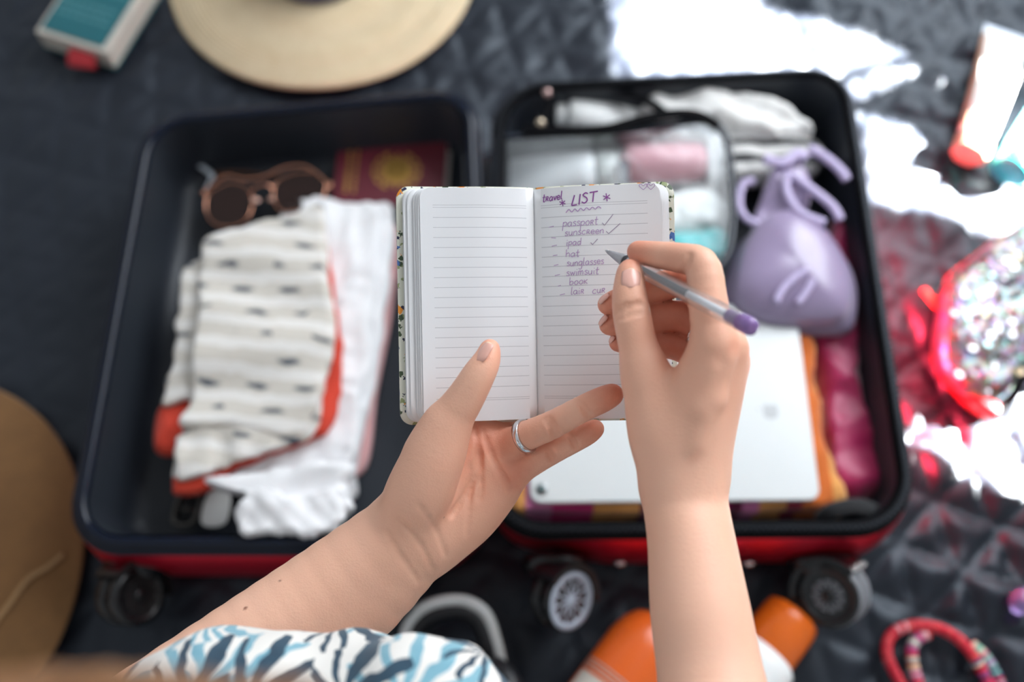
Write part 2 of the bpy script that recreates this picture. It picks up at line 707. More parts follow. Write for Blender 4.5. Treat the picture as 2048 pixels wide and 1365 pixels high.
# hinge strip between the halves
a0, a1 = G(958, 312, 0.09), G(980, 1030, 0.09)
g = Geo()
n_h = 24
vv = []
for i in range(n_h + 1):
    t = i / n_h
    p = a0 * (1 - t) + a1 * t
    for k, (dx, dz) in enumerate(((-0.017, 0.004), (-0.009, -0.006), (0.0, -0.010), (0.009, -0.006), (0.017, 0.006))):
        vv.append(p + np.array([dx, 0, dz]))
ff = [(i * 5 + k, i * 5 + k + 1, i * 5 + 6 + k, i * 5 + 5 + k) for i in range(n_h) for k in range(4)]
o = obj('hinge_strip', vv, ff, MATS['hinge_grey'], case)
o.modifiers.new('thick', 'SOLIDIFY').thickness = 0.002

# rivets on the near wall
for (px, py) in ((1243, 1106), (1505, 1098)):
    yw = G(1240, 1075, 0.08)[1]
    t = (G(px, py, 0.075))
    c = np.array([t[0], yw - 0.0195, 0.056])
    prof = [(0.0062, 0.0), (0.0060, 0.0015), (0.0045, 0.003), (0.002, 0.0038), (0.0001, 0.004)]
    obj('rivet', *lathe(prof, c, axis=(0, -1, 0.12), n=18), MATS['rivet_steel'], case)


def caster(c, axis, r, wid, swing, face, tyre='tyre_grey'):
    """spinner wheel: housing plate, fork, two tyred discs"""
    c = np.asarray(c, float)
    ax = np.asarray(axis, float)
    ax /= np.linalg.norm(ax)
    x, y, z = basis(ax)
    # housing cup fixed on the near wall
    hx = c + np.asarray(swing, float)
    prof = [(r * 0.95, 0.0), (r * 0.98, 0.006), (r * 0.88, 0.014), (r * 0.6, 0.020), (r * 0.25, 0.023), (0.0005, 0.0235)]
    hs = obj('wheel_housing', *lathe(prof, hx, axis=(0, -1, 0.0), n=28, sx=1.15), MATS['black_plastic'], case)
    # fork hood that hugs the wheel
    arc = []
    d0 = hx - c
    d0 = d0 - ax * d0.dot(ax)
    d0 /= np.linalg.norm(d0)
    d1 = np.cross(ax, d0)
    for a in np.linspace(-75, 75, 15):
        t = math.radians(a)
        arc.append(c + (d0 * math.cos(t) + d1 * math.sin(t)) * (r * 1.10))
    pts, _ = np.array(arc), 0
    v, f = [], []
    for i, p in enumerate(pts):
        rad = (p - c) / np.linalg.norm(p - c)
        wv = wid * 0.62
        for (s, o_) in ((-1, -.003), (-1, .003), (1, .003), (1, -.003)):
            v.append(p + ax * s * wv + rad * o_)
    for i in range(len(pts) - 1):
        for k in range(4):
            l = (k + 1) % 4
            f.append((i * 4 + k, i * 4 + l, i * 4 + 4 + l, i * 4 + 4 + k))
    f += [(3, 2, 1, 0), tuple(len(v) - 4 + k for k in range(4))]
    obj('fork', v, f, MATS['black_plastic'], case, smooth=False)
    obj('fork_stem', *tube([hx + np.array([0, -0.004, 0]), c + d0 * r * 1.05], [r * 0.42, r * 0.34], 14), MATS['black_plastic'], case)
    for s in (-1, 1):
        cc = c + ax * s * wid * 0.3
        hw = wid * 0.22
        prof = [(r * 0.70, -hw), (r * 0.96, -hw), (r, -hw * 0.5), (r, hw * 0.5), (r * 0.96, hw), (r * 0.84, hw), (r * 0.82, hw * 0.8), (r * 0.78, hw * .8)]
        wl = obj('wheel', *lathe(prof, cc, axis=ax * s, n=40), MATS[tyre], case)
        # dished disc with spokes
        prof = [(r * 0.84, hw * 0.55), (r * 0.4, hw * 0.35), (0.0004, hw * 0.35)]
        if face == 'black_plastic':
            prof = [(r * 0.985, hw * 0.6), (r * 0.97, hw * 1.04), (r * 0.80, hw * 1.0), (r * 0.5, hw * 0.8), (0.0004, hw * 0.75)]
        obj('disc', *lathe(prof, cc, axis=ax * s, n=32), MATS['black_plastic'], wl)
        prof = [(r * 0.20, 0), (r * 0.20, hw * 0.9), (r * 0.15, hw * 1.1), (0.0003, hw * 1.1)]
        obj('hub', *lathe(prof, cc, axis=ax * s, n=18), MATS[face], wl)
        prof = [(r * 0.95, hw * 0.5), (r * 0.95, hw * 1.06), (r * 0.72, hw * 1.06), (r * 0.72, hw * 0.5)]
        obj('hub_ring', *lathe(prof + [prof[0]], cc, axis=ax * s, n=36), MATS[face], wl)
        sp = Geo()
        xs, ys, zs = basis(ax * s)
        for k in range(11):
            t = 2 * math.pi * k / 11
            d = xs * math.cos(t) + ys * math.sin(t)
            e = np.cross(zs, d)
            a_ = cc + d * r * 0.18 + zs * hw * 0.7
            b_ = cc + d * r * 0.76 + zs * hw * 0.7
            sp.add(*box((a_ + b_) / 2, (np.linalg.norm(b_ - a_), r * 0.06, hw * 0.5), ax=(d, e, zs)))
        sp.build('spokes', MATS[face], wl, smooth=False)


yw = G(1240, 1075, 0.08)[1]
c1 = G(1122, 1195, 0.062)
caster(c1, (0.66, -0.32, 0.68), 0.0285, 0.026, np.array([-0.004, 0.0, -0.012]) + np.array([0, yw - 0.013 - c1[1], 0]), 'wheel_grey', 'black_plastic')
c2 = G(1668, 1186, 0.055)
caster(c2, (-0.62, -0.30, 0.72), 0.0300, 0.030, np.array([-0.006, 0.0, -0.008]) + np.array([0, yw - 0.013 - c2[1], 0]), 'black_plastic')
c3 = G(262, 1190, 0.052)
caster(c3, (0.80, -0.10, 0.55), 0.0280, 0.028, np.array([0.0, 0.0, -0.006]) + np.array([0, yw - 0.014 - c3[1], 0]), 'black_plastic', 'black_plastic')
c4 = G(780, 1178, 0.045)
caster(c4, (0.75, -0.2, 0.55), 0.0280, 0.026, np.array([-0.002, 0.0, -0.006]) + np.array([0, yw - 0.014 - c4[1], 0]), 'black_plastic', 'black_plastic')

# packing strap with buckle and its white care tag in the shallow half
weave('strap_black', (0.012, 0.012, 0.014))
plain('tag_white', (0.72, 0.72, 0.70), 0.7)
sp = spline([G(392, 960, 0.030), G(378, 990, 0.034), G(366, 1020, 0.040), G(360, 1040, 0.03)], 16)
obj('packing_strap', *tube(sp, 0.009, 8, flat=0.18), MATS['strap_black'], case)
bk = G(370, 1018, 0.042)
g = Geo()
rr = spline([bk + np.array(q) for q in [(-.010, -.012, 0), (.008, -.014, 0), (.014, .010, .002), (-.004, .014, .002)]], 24, closed=True)
g.add(*tube(rr, 0.0026, 8, closed=True))
g.add(*tube([bk + np.array((-.008, 0, 0.001)), bk + np.array((.012, -.002, .001))], 0.002, 8))
g.build('buckle', plain('buckle_grey', (0.07, 0.065, 0.06), 0.3, metal=0.6), case)
tg = gpoly([(418, 982), (458, 984), (450, 1046), (402, 1046)], 0.045)
o = obj('care_tag', *slab(tg, 0.043, 0.0012, n=40, rings=4, wr=0.0006), MATS['tag_white'], case)
# dark elastic strap at the near right-hand corner of the deep half
sp = spline([G(1640, 1042, 0.085), G(1665, 1022, 0.10), G(1715, 1012, 0.10), G(1756, 1024, 0.085)], 20)
obj('elastic_strap', *tube(sp, 0.007, 10, flat=0.35), MATS['strap_black'], case)

# ------------------------------------------------------------------ things in the shallow half
FL = 0.0125          # lining floor

# pink garment at the bottom of the pile
weave('pink_cotton', (0.66, 0.36, 0.36))
o = obj('pink_shirt', *slab(gpoly([(650, 420), (790, 440), (784, 600), (752, 780), (722, 940), (600, 935), (560, 700)], 0.03), FL, 0.012, wr=0.002, freq=18, seed=3), MATS['pink_cotton'])
tag(o, 'folded rose pink garment showing only as a strip beside the white trousers', 'clothes')

# white trousers: two folded layers and a crumpled hem that spills over the rim
m = Nt('white_denim')
tc = m.coord()
wv = m.n('ShaderNodeTexWave', wave_type='BANDS', bands_direction='DIAGONAL')
wv.inputs['Scale'].default_value = 220
m.t.links.new(tc, wv.inputs['Vector'])
m.pb(col=m.mix(m.noise(12, 3, 0.6, tc), (0.74, 0.73, 0.73), (0.86, 0.86, 0.88)), rough=0.85, sheen=0.2)
m.bump(wv.outputs[1], 0.25, 0.0006)
tr = thing('white_trousers', 'folded white trousers with a crumpled hem under the other clothes', 'trousers', (*G(650, 700, 0.03)[:2], FL + 0.012))
obj('lower_layer', *slab(gpoly([(560, 420), (640, 388), (715, 398), (778, 402), (786, 470), (768, 640), (738, 800), (706, 930), (702, 1000), (560, 985), (470, 960), (520, 700)], 0.045), FL + 0.011, 0.020, n=150, wr=0.0030, freq=14, seed=5, aniso=(1.35, 3.0), edge_noise=0.002), MATS['white_denim'], tr)
obj('upper_layer', *slab(gpoly([(600, 410), (700, 400), (752, 412), (752, 560), (728, 760), (690, 940), (560, 968), (420, 960), (440, 925), (560, 700)], 0.06), FL + 0.029, 0.016, n=150, wr=0.0032, freq=16, seed=6, aniso=(1.35, 3.0), edge_noise=0.002), MATS['white_denim'], tr)
obj('hem', *slab(gpoly([(425, 965), (560, 945), (690, 930), (704, 985), (690, 1045), (640, 1082), (560, 1078), (482, 1070), (490, 1020), (520, 990), (450, 985)], 0.075), 0.070, 0.030, n=150, wr=0.0052, freq=20, seed=7, edge_noise=0.004, aniso=(0.25, 0.5)), MATS['white_denim'], tr)
obj('hem_fold', *slab(gpoly([(480, 1022), (520, 985), (600, 1000), (670, 985), (690, 1030), (655, 1074), (560, 1082), (490, 1070)], 0.09), 0.097, 0.016, n=120, wr=0.0042, freq=26, seed=8, edge_noise=0.003), MATS['white_denim'], tr)

# red garment
weave('red_knit', (0.62, 0.045, 0.018), scale=500, bump=0.6)
rd = thing('red_top', 'red knitted top folded between the striped shirt and the white trousers', 'clothes', (*G(500, 750, 0.06)[:2], 0.056))
obj('body', *slab(gpoly([(560, 470), (640, 480), (656, 500), (668, 600), (682, 700), (676, 800), (650, 862), (560, 900), (470, 935), (420, 965), (350, 985), (345, 960), (380, 800)], 0.075), 0.058, 0.013, n=140, wr=0.002, freq=20, seed=11, edge_noise=0.0015), MATS['red_knit'], rd)
obj('sleeve', *slab(gpoly([(322, 812), (400, 790), (430, 870), (372, 900), (330, 912), (306, 890)], 0.06), 0.045, 0.022, n=80, wr=0.002, freq=24, seed=12), MATS['red_knit'], rd)
obj('cuff', *slab(gpoly([(350, 948), (420, 930), (450, 955), (400, 985), (348, 988), (342, 970)], 0.075), 0.060, 0.016, n=70, wr=0.002, freq=26, seed=13), MATS['red_knit'], rd)

# striped shirt on top: off-white with rows of short dark dashes
m = Nt('dash_striped_cotton')
tc = m.coord()
mp = m.n('ShaderNodeMapping')
mp.inputs['Rotation'].default_value = (0, 0, math.radians(4))
m.t.links.new(tc, mp.inputs['Vector'])
sx = m.n('ShaderNodeSeparateXYZ')
m.t.links.new(mp.outputs[0], sx.inputs[0])
row = m.math('DIVIDE', sx.outputs[1], 0.0255)
rowi = m.math('FLOOR', row)
rowf = m.math('SUBTRACT', row, rowi)
wob = m.noise(22, 3, 0.6, tc)
rowf2 = m.math('ADD', rowf, m.math('MULTIPLY', m.math('SUBTRACT', wob, 0.5), 0.75))
dist = m.math('ABSOLUTE', m.math('SUBTRACT', rowf2, 0.5))
dx = m.math('ADD', m.math('DIVIDE', sx.outputs[0], 0.048), m.math('MULTIPLY', rowi, 0.413))
dxf = m.math('ABSOLUTE', m.math('SUBTRACT', m.math('FRACT', dx), 0.5))
dash = m.math('MULTIPLY', m.math('SUBTRACT', 1.0, m.math('SMOOTH_MIN', 1.0, m.math('DIVIDE', dist, 0.13), 0.2), clamp=True),
              m.math('SUBTRACT', 1.0, m.math('SMOOTH_MIN', 1.0, m.math('DIVIDE', dxf, 0.27), 0.2), clamp=True))
dash = m.math('MULTIPLY', dash, 3.0, clamp=True)
keep = m.math('GREATER_THAN', m.noise(22, 1, 0.5, tc), 0.46)
dash = m.math('MULTIPLY', dash, keep)
band = m.math('GREATER_THAN', dist, 0.30)
base = m.mix(band, (0.60, 0.560, 0.500), (0.74, 0.715, 0.680))
m.pb(col=m.mix(dash, base, (0.07, 0.085, 0.11)), rough=0.9, sheen=0.15)
m.bump(m.noise(700, 2, 0.5, tc), 0.3, 0.0006)
sh = thing('striped_shirt', 'folded off-white shirt with rows of short dark dashes on top of the clothes pile', 'shirt', (*G(500, 700, 0.08)[:2], 0.066))
obj('back_layer', *slab(gpoly([(365, 530), (420, 490), (560, 440), (620, 420), (648, 520), (652, 700), (620, 860), (480, 905), (352, 952), (342, 920), (372, 800), (318, 800), (340, 720), (352, 600)], 0.085), 0.068, 0.010, n=150, wr=0.0018, freq=18, seed=21, edge_noise=0.002, aniso=(0.1, 0.45)), MATS['dash_striped_cotton'], sh)
obj('front_layer', *slab(gpoly([(400, 462), (450, 445), (560, 420), (632, 394), (645, 420), (650, 520), (664, 610), (660, 690), (630, 800), (590, 862), (470, 850), (356, 842), (372, 800), (384, 640), (392, 530)], 0.10), 0.077, 0.015, n=170, wr=0.0052, freq=15, seed=22, edge_noise=0.0015, aniso=(0.05, 0.35)), MATS['dash_striped_cotton'], sh)
obj('hem_fold', *slab(gpoly([(352, 870), (420, 852), (540, 850), (605, 860), (560, 890), (470, 918), (400, 945), (350, 955), (345, 915)], 0.09), 0.077, 0.010, n=90, wr=0.003, freq=24, seed=23, edge_noise=0.002), MATS['dash_striped_cotton'], sh)

# passport
plain('passport_burgundy', (0.125, 0.010, 0.022), 0.45, bump=0.25, bscale=900)
plain('gold_foil', (0.62, 0.36, 0.09), 0.35, metal=0.75)
plain('paper_edge', (0.62, 0.58, 0.55), 0.8)
zp = 0.030
TLp, TRp, BRp, BLp = [G(a, b, zp) for a, b in ((688, 274), (908, 286), (884, 398), (652, 396))]
ex = (TRp - TLp + BRp - BLp)
ex /= np.linalg.norm(ex)
ez = np.array([0, 0, 1.0])
ey = np.cross(ez, ex)
cen = (TLp + TRp + BRp + BLp) / 4
pw, ph = 0.124, 0.088
pc = cen + np.array([0, 0, 0])
pp = thing('passport', 'burgundy passport with a gold crest lying under the notebook', 'passport', (pc[0], pc[1], 0.02))


def rrect2(w, h, r, n=6):
    out = []
    for (cx, cy, a0) in ((w / 2 - r, h / 2 - r, 0), (-w / 2 + r, h / 2 - r, 90), (-w / 2 + r, -h / 2 + r, 180), (w / 2 - r, -h / 2 + r, 270)):
        for k in range(n):
            a = math.radians(a0 + 90 * k / (n - 1))
            out.append((cx + r * math.cos(a), cy + r * math.sin(a)))
    return out


def plate(pts2, c, ax, th):
    """flat prism: outline in the plane of ax[0], ax[1], thickness along ax[2]"""
    c = np.asarray(c, float)
    n = len(pts2)
    v = [c + ax[0] * x + ax[1] * y for x, y in pts2] + [c + ax[0] * x + ax[1] * y + ax[2] * th for x, y in pts2]
    f = [tuple(range(n - 1, -1, -1)), tuple(range(n, 2 * n))]
    f += [(i, (i + 1) % n, n + (i + 1) % n, n + i) for i in range(n)]
    return v, f


axp = (ex, ey, ez)
obj('back_cover', *plate(rrect2(pw + 0.004, ph + 0.004, 0.004), pc + ex * .001 + ey * .002 - ez * 0.009, axp, 0.0012), MATS['paper_edge'], pp, smooth=False)
obj('page_block', *plate(rrect2(pw, ph, 0.004), pc - ez * 0.0078, axp, 0.0060), MATS['paper_edge'], pp, smooth=False)
obj('front_cover', *plate(rrect2(pw, ph, 0.004), pc - ez * 0.0018 - ex * .001 - ey * .002, axp, 0.0018), MATS['passport_burgundy'], pp, smooth=False)
g = Geo()
ctr = pc + ex * 0.006 - ey * 0.002
for k in range(20):
    t = 2 * math.pi * k / 20
    d = ex * math.cos(t) + ey * math.sin(t)
    r = 0.0215 if k % 2 else 0.0185
    e = np.cross(ez, d)
    g.add(*plate([(0.012, -0.0022), (r, -0.0014), (r + .003, 0), (r, 0.0014), (0.012, 0.0022)], ctr, (d, e, ez), 0.0003))
for r0, r1 in ((0.0, 0.0052), (0.0075, 0.0095), (0.0112, 0.0128)):
    ring = [(r1 * math.cos(2 * math.pi * k / 24), r1 * math.sin(2 * math.pi * k / 24)) for k in range(24)]
    if r0 == 0:
        g.add(*plate(ring, ctr, axp, 0.0004))
    else:
        g.add(*lathe([(r0, 0), (r0, 0.0004), (r1, 0.0004), (r1, 0), (r0, 0)], ctr, axis=ez, n=24))
for s in (-1, 1):
    for k in range(6):
        a = math.radians(-60 + 24 * k)
        q = ctr + (ex * math.cos(a) * 0.026 * s + ey * math.sin(a) * 0.024)
        d = (-ex * math.sin(a) * s + ey * math.cos(a))
        g.add(*plate([(-.006, 0), (0, -.0022), (.006, 0), (0, .0022)], q, (d, np.cross(ez, d), ez), 0.0003))
g.build('crest', MATS['gold_foil'], pp, smooth=False)
g = Geo()
rr = random.Random(3)
for line_x, ht in ((-0.049, 0.0042), (-0.040, 0.003)):
    yy = -0.032
    while yy < 0.032:
        L = rr.uniform(0.003, 0.0055)
        g.add(*plate([(-ht / 2, 0), (ht / 2, 0), (ht / 2, L), (-ht / 2, L)], pc + ex * line_x + ey * yy, axp, 0.0002))
        yy += L + 0.0016
g.build('gold_print', MATS['gold_foil'], pp, smooth=False)

# sunglasses
plain('rose_gold', (0.62, 0.30, 0.20), 0.22, metal=1.0)
m = Nt('brown_lens')
m.pb(col=(0.022, 0.010, 0.008), rough=0.08, spec=0.3, alpha=0.9)
plain('tortoise_tip', (0.10, 0.04, 0.02), 0.25)
zs = 0.045
sg = thing('sunglasses', 'brown-lensed sunglasses with a thin copper double-bridge frame', 'sunglasses', (*G(520, 390, zs)[:2], FL))
lens_l = [(418, 388), (455, 366), (490, 372), (504, 398), (498, 432), (470, 452), (430, 448), (412, 420)]
lens_r = [(546, 384), (560, 358), (600, 344), (640, 350), (652, 372), (640, 402), (600, 420), (560, 420)]
for ln in (lens_l, lens_r):
    pts = [G(a, b, zs) for a, b in ln]
    q = spline(pts, 40, closed=True)
    rim_o = obj('lens_rim', *tube(q, 0.0012, 8, closed=True), MATS['rose_gold'], sg)
    v, f = slab([p[:2] for p in pts], zs - 0.001, 0.0018, n=40, rings=5)
    obj('lens', v, f, MATS['brown_lens'], rim_o)
obj('brow_bar', *tube(spline([G(408, 385, zs), G(450, 352, zs + .003), G(490, 358, zs + .004), G(530, 352, zs + .005), G(570, 334, zs + .004), G(615, 334, zs + .003), G(660, 370, zs)], 40), 0.0018, 8), MATS['rose_gold'], sg)
obj('bridge', *tube(spline([G(500, 385, zs), G(515, 372, zs + .004), G(533, 370, zs + .004), G(548, 378, zs)], 14), 0.0017, 8), MATS['rose_gold'], sg)
for (px, py) in ((512, 400), (542, 398)):
    obj('nose_pad', *lathe([(0.0004, -0.0016), (0.003, -0.0012), (0.0036, 0), (0.003, 0.0012), (0.0004, 0.0016)], G(px, py, zs + 0.004), axis=(0.5 if px < 525 else -0.5, 0.2, 0.8), n=14, sx=0.8, sy=1.5), plain('nose_pad_clear_%d' % px, (0.75, 0.45, 0.36), 0.15), sg)
for (px, py) in ((660, 370), (408, 386)):
    obj('hinge', *box(G(px, py, zs), (0.005, 0.006, 0.005), bevel=0.001), MATS['rose_gold'], sg)
obj('temple', *tube(spline([G(660, 370, zs), G(600, 360, 0.022), G(480, 345, 0.018), G(420, 350, 0.022)], 24), [0.0014] * 14 + [0.0024] * 10, 8), MATS['tortoise_tip'], sg)
tp = spline([G(408, 386, zs), G(420, 360, 0.034), G(424, 350, 0.030), G(398, 330, 0.028)], 20)
obj('temple', *tube(tp, [0.0014] * 8 + [0.0030] * 12, 8, flat=0.6), plain('clear_temple', (0.55, 0.6, 0.66), 0.1, spec=0.9), sg)

# ------------------------------------------------------------------ things in the deep half
def stripe_mat(name, stops, rough=0.95, axis=0):
    m = Nt(name)
    tc = m.coord()
    s = m.n('ShaderNodeSeparateXYZ')
    m.t.links.new(tc, s.inputs[0])
    lo, hi = stops[0][0], stops[-1][0] + 0.05
    f = m.math('DIVIDE', m.math('SUBTRACT', s.outputs[axis], lo), hi - lo)
    col = m.ramp(f, [((a - lo) / (hi - lo), c) for a, c in stops], 'CONSTANT')
    m.pb(col=m.mix(m.noise(60, 2, 0.5, tc), col, m.mix(0.25, col, (0.0, 0.0, 0.0))), rough=rough, sheen=0.3)
    m.bump(m.noise(420, 3, 0.6, tc), 0.6, 0.0012)
    return m.m


ORG, MAG, PLM, PNK, RST, CRM = (0.86, 0.38, 0.10), (0.60, 0.010, 0.17), (0.19, 0.005, 0.065), (0.70, 0.20, 0.42), (0.74, 0.17, 0.025), (0.36, 0.008, 0.045)
tx0 = G(1350, 900, 0.06)[0]
st = [(G(px, 1030, 0.075)[0] - tx0, c) for px, c in
      [(980, ORG), (1048, PNK), (1100, MAG), (1184, ORG), (1276, PLM), (1400, MAG), (1455, PLM), (1478, PNK), (1512, ORG), (1570, CRM), (1598, RST), (1660, ORG)]]
stripe_mat('towel_stripes', st)
tw = thing('striped_towel', 'folded magenta and orange striped towel under the tablet', 'towel', (tx0, G(1350, 900, 0.06)[1], FL))
obj('lower_fold', *slab(gpoly([(1004, 650), (1300, 640), (1600, 640), (1640, 760), (1672, 900), (1690, 1010), (1660, 1036), (1500, 1045), (1300, 1055), (1100, 1052), (1010, 1030), (1000, 850)], 0.05), FL, 0.048, n=160, wr=0.0022, freq=16, seed=31, edge_noise=0.002), MATS['towel_stripes'], tw)
obj('upper_fold', *slab(gpoly([(1008, 660), (1300, 650), (1590, 655), (1628, 780), (1652, 900), (1686, 1000), (1650, 1022), (1500, 1030), (1300, 1036), (1100, 1030), (1012, 1012), (1005, 850)], 0.07), FL + 0.046, 0.030, n=160, wr=0.0022, freq=18, seed=32, edge_noise=0.002), MATS['towel_stripes'], tw)

weave('magenta_satin', (0.42, 0.006, 0.09), rough=0.38, scale=900, bump=0.1, sheen=0.5)
o = obj('magenta_dress', *slab(gpoly([(1690, 395), (1712, 470), (1716, 600), (1722, 720), (1748, 880), (1770, 962), (1760, 996), (1705, 1012), (1664, 996), (1652, 900), (1634, 780), (1614, 660), (1630, 560)], 0.06), FL, 0.058, n=150, er=0.022, wr=0.0035, freq=14, seed=33, aniso=(1.45, 2.2), edge_noise=0.002), MATS['magenta_satin'])
tag(o, 'crimson satin garment rolled along the right-hand side of the suitcase', 'clothes')

# tablet lying face down
plain('tablet_silver', (0.70, 0.72, 0.72), 0.32, metal=0.15, var=0.02)
plain('tablet_edge', (0.42, 0.43, 0.44), 0.3, metal=0.8)
plain('logo_grey', (0.50, 0.51, 0.52), 0.3, metal=0.2)
plain('lens_glass', (0.02, 0.06, 0.06), 0.08, spec=0.8)
zt = 0.0955
BLt, BRt = G(1060, 1006, zt), G(1642, 1000, zt)
tex = (BRt - BLt) / np.linalg.norm(BRt - BLt)
tey = np.cross(ez, tex)
tww = np.linalg.norm(BRt - BLt)
thh = 0.198
tcn = (BLt + BRt) / 2 + tey * thh / 2
axt = (tex, tey, ez)
tb = thing('tablet', 'silver tablet lying face down on the striped towel', 'tablet', tcn - ez * 0.0065)


def soft_plate(w, h, r, c, ax, th, bev):
    lay = [(-bev, 0.0), (0, bev), (0, th - bev), (-bev * 0.4, th - bev * 0.35), (-bev, th)]
    V, n = [], None
    for d, z in lay:
        q = rrect2(w + 2 * d, h + 2 * d, max(r + d, 0.0005), 8)
        n = len(q)
        V += [np.asarray(c) + ax[0] * x + ax[1] * y + ax[2] * z for x, y in q]
    F = [tuple(range(n - 1, -1, -1))]
    for i in range(len(lay) - 1):
        F += [(i * n + k, i * n + (k + 1) % n, (i + 1) * n + (k + 1) % n, (i + 1) * n + k) for k in range(n)]
    F.append(tuple((len(lay) - 1) * n + k for k in range(n)))
    return V, F


obj('back_panel', *soft_plate(tww, thh, 0.011, tcn - ez * 0.0062, axt, 0.0062, 0.0012), MATS['tablet_silver'], tb, smooth=False)
obj('edge_band', *lathe([(1, 0)], tcn, n=3), MATS['tablet_edge'], tb) if False else None
c = G(1083, 979, zt)
lp = obj('camera_bump', *lathe([(0.0062, 0), (0.006, 0.0010), (0.0052, 0.0013), (0.0001, 0.0013)], c, n=24), MATS['tablet_edge'], tb)
obj('camera_lens', *lathe([(0.0042, 0.0013), (0.0040, 0.0018), (0.0001, 0.0018)], c, n=20), MATS['lens_glass'], lp)
# fruit-shaped mark: two lobes, a bite and a leaf
c = G(1541, 822, zt)
pts = []
for k in range(40):
    t = 2 * math.pi * k / 40
    r = 0.0080 * (1 - 0.10 * abs(math.sin(t)) ** 8 * 1.0)
    x, y = r * math.cos(t), r * 1.08 * math.sin(t)
    if abs(t - math.pi / 2) < 0.45:
        y -= 0.0014 * (1 - abs(t - math.pi / 2) / 0.45)
    if abs(t - 3 * math.pi / 2) < 0.35:
        y += 0.0010 * (1 - abs(t - 3 * math.pi / 2) / 0.35)
    if t < 0.42 or t > 2 * math.pi - 0.42:
        d = min(t, 2 * math.pi - t)
        x -= 0.0030 * (1 - d / 0.42)
    pts.append((x, y))
g = Geo()
g.add(*plate(pts, c, (tey, -tex, ez), 0.00015))
g.add(*plate([(0.0004, 0.0096), (0.0012, 0.0118), (0.0034, 0.0132), (0.0030, 0.0110)], c, (tey, -tex, ez), 0.00015))
g.build('mark', MATS['logo_grey'], tb, smooth=False)

# lilac bikini top
m = Nt('lilac_satin')
tc = m.coord()
m.pb(col=m.mix(m.noise(18, 3, 0.6, tc), (0.27, 0.20, 0.33), (0.34, 0.27, 0.43)), rough=0.27, spec=0.8, sheen=0.25)
m.bump(m.noise(500, 2, 0.5, tc), 0.15, 0.0006)
plain('lilac_cord', (0.50, 0.42, 0.64), 0.45)
plain('lilac_lining', (0.20, 0.155, 0.24), 0.7)
bk_ = thing('bikini_top', 'lilac satin bikini top with padded cups and cord straps', 'bikini', (*G(1590, 560, 0.07)[:2], 0.068))
obj('under_cup', *slab(gpoly([(1525, 455), (1600, 450), (1670, 490), (1712, 560), (1715, 630), (1690, 668), (1600, 668), (1505, 655), (1450, 610), (1458, 540), (1485, 480)], 0.09), 0.066, 0.042, n=110, er=0.042, rings=12, wr=0.0015, freq=14, seed=41), MATS['lilac_lining'], bk_)
obj('cup', *slab(gpoly([(1536, 428), (1590, 424), (1650, 462), (1694, 530), (1704, 600), (1680, 645), (1600, 652), (1520, 640), (1468, 600), (1472, 530), (1498, 470)], 0.10), 0.074, 0.052, n=130, er=0.060, rings=16, wr=0.0022, freq=10, seed=42, aniso=(0.9, 0.5)), MATS['lilac_satin'], bk_)
obj('neck_gather', *slab(gpoly([(1505, 470), (1520, 400), (1545, 340), (1600, 330), (1620, 380), (1600, 440)], 0.09), 0.080, 0.024, n=70, er=0.014, wr=0.004, freq=22, seed=43), MATS['lilac_satin'], bk_)
for path, z, r in (([(1528, 452), (1492, 436), (1478, 405), (1486, 368), (1508, 362)], 0.102, 0.0042),
                   ([(1574, 345), (1574, 385), (1600, 424), (1650, 446)], 0.112, 0.0046),
                   ([(1582, 348), (1620, 376), (1664, 412), (1680, 440)], 0.112, 0.0050),
                   ([(1528, 318), (1566, 326), (1596, 308), (1612, 318)], 0.108, 0.0060),
                   ([(1618, 296), (1650, 314), (1680, 340), (1694, 360)], 0.104, 0.0055),
                   ([(1552, 604), (1566, 578), (1590, 556), (1616, 540)], 0.1265, 0.0036),
                   ([(1596, 606), (1612, 584), (1626, 560)], 0.1265, 0.0034)):
    p3 = spline([G(a, b, z) for a, b in path], 26)
    obj('strap', *tube(p3, r, 9, flat=0.75), MATS['lilac_cord'], bk_)

# white lace garment behind the pouch, and black-and-white striped pants
m = Nt('white_lace')
tc = m.coord()
vo = m.n('ShaderNodeTexVoronoi')
vo.inputs['Scale'].default_value = 160
m.t.links.new(tc, vo.inputs['Vector'])
m.pb(col=m.mix(m.noise(25, 3, 0.5, tc), (0.72, 0.70, 0.66), (0.88, 0.88, 0.88)), rough=0.85)
m.bump(vo.outputs[0], 0.5, 0.0015)
o = obj('lace_top', *slab(gpoly([(1285, 205), (1330, 172), (1420, 166), (1500, 182), (1570, 205), (1616, 236), (1624, 262), (1560, 276), (1470, 268), (1400, 246), (1330, 240)], 0.085), 0.04, 0.055, n=130, er=0.018, wr=0.005, freq=20, seed=51, edge_noise=0.003), MATS['white_lace'])
tag(o, 'crumpled white lace top at the far end of the suitcase', 'clothes')
sy0 = G(1550, 300, 0.08)
stripe_mat('black_white_stripes', [(-0.06, (0.75, 0.74, 0.72)), (-0.018, (0.012, 0.012, 0.014)), (-0.008, (0.75, 0.74, 0.72)), (0.004, (0.012, 0.012, 0.014)), (0.012, (0.75, 0.74, 0.72)), (0.020, (0.012, 0.012, 0.014)), (0.026, (0.75, 0.74, 0.72))], axis=1)
o = obj('striped_bottoms', *slab(gpoly([(1440, 275), (1520, 262), (1610, 268), (1650, 285), (1648, 325), (1580, 345), (1500, 352), (1448, 345)], 0.08), 0.045, 0.038, n=100, er=0.012, wr=0.003, freq=20, seed=52), MATS['black_white_stripes'], loc=(sy0[0], sy0[1], 0.045))
tag(o, 'black and white striped bottoms folded between the pouch and bikini top', 'clothes')

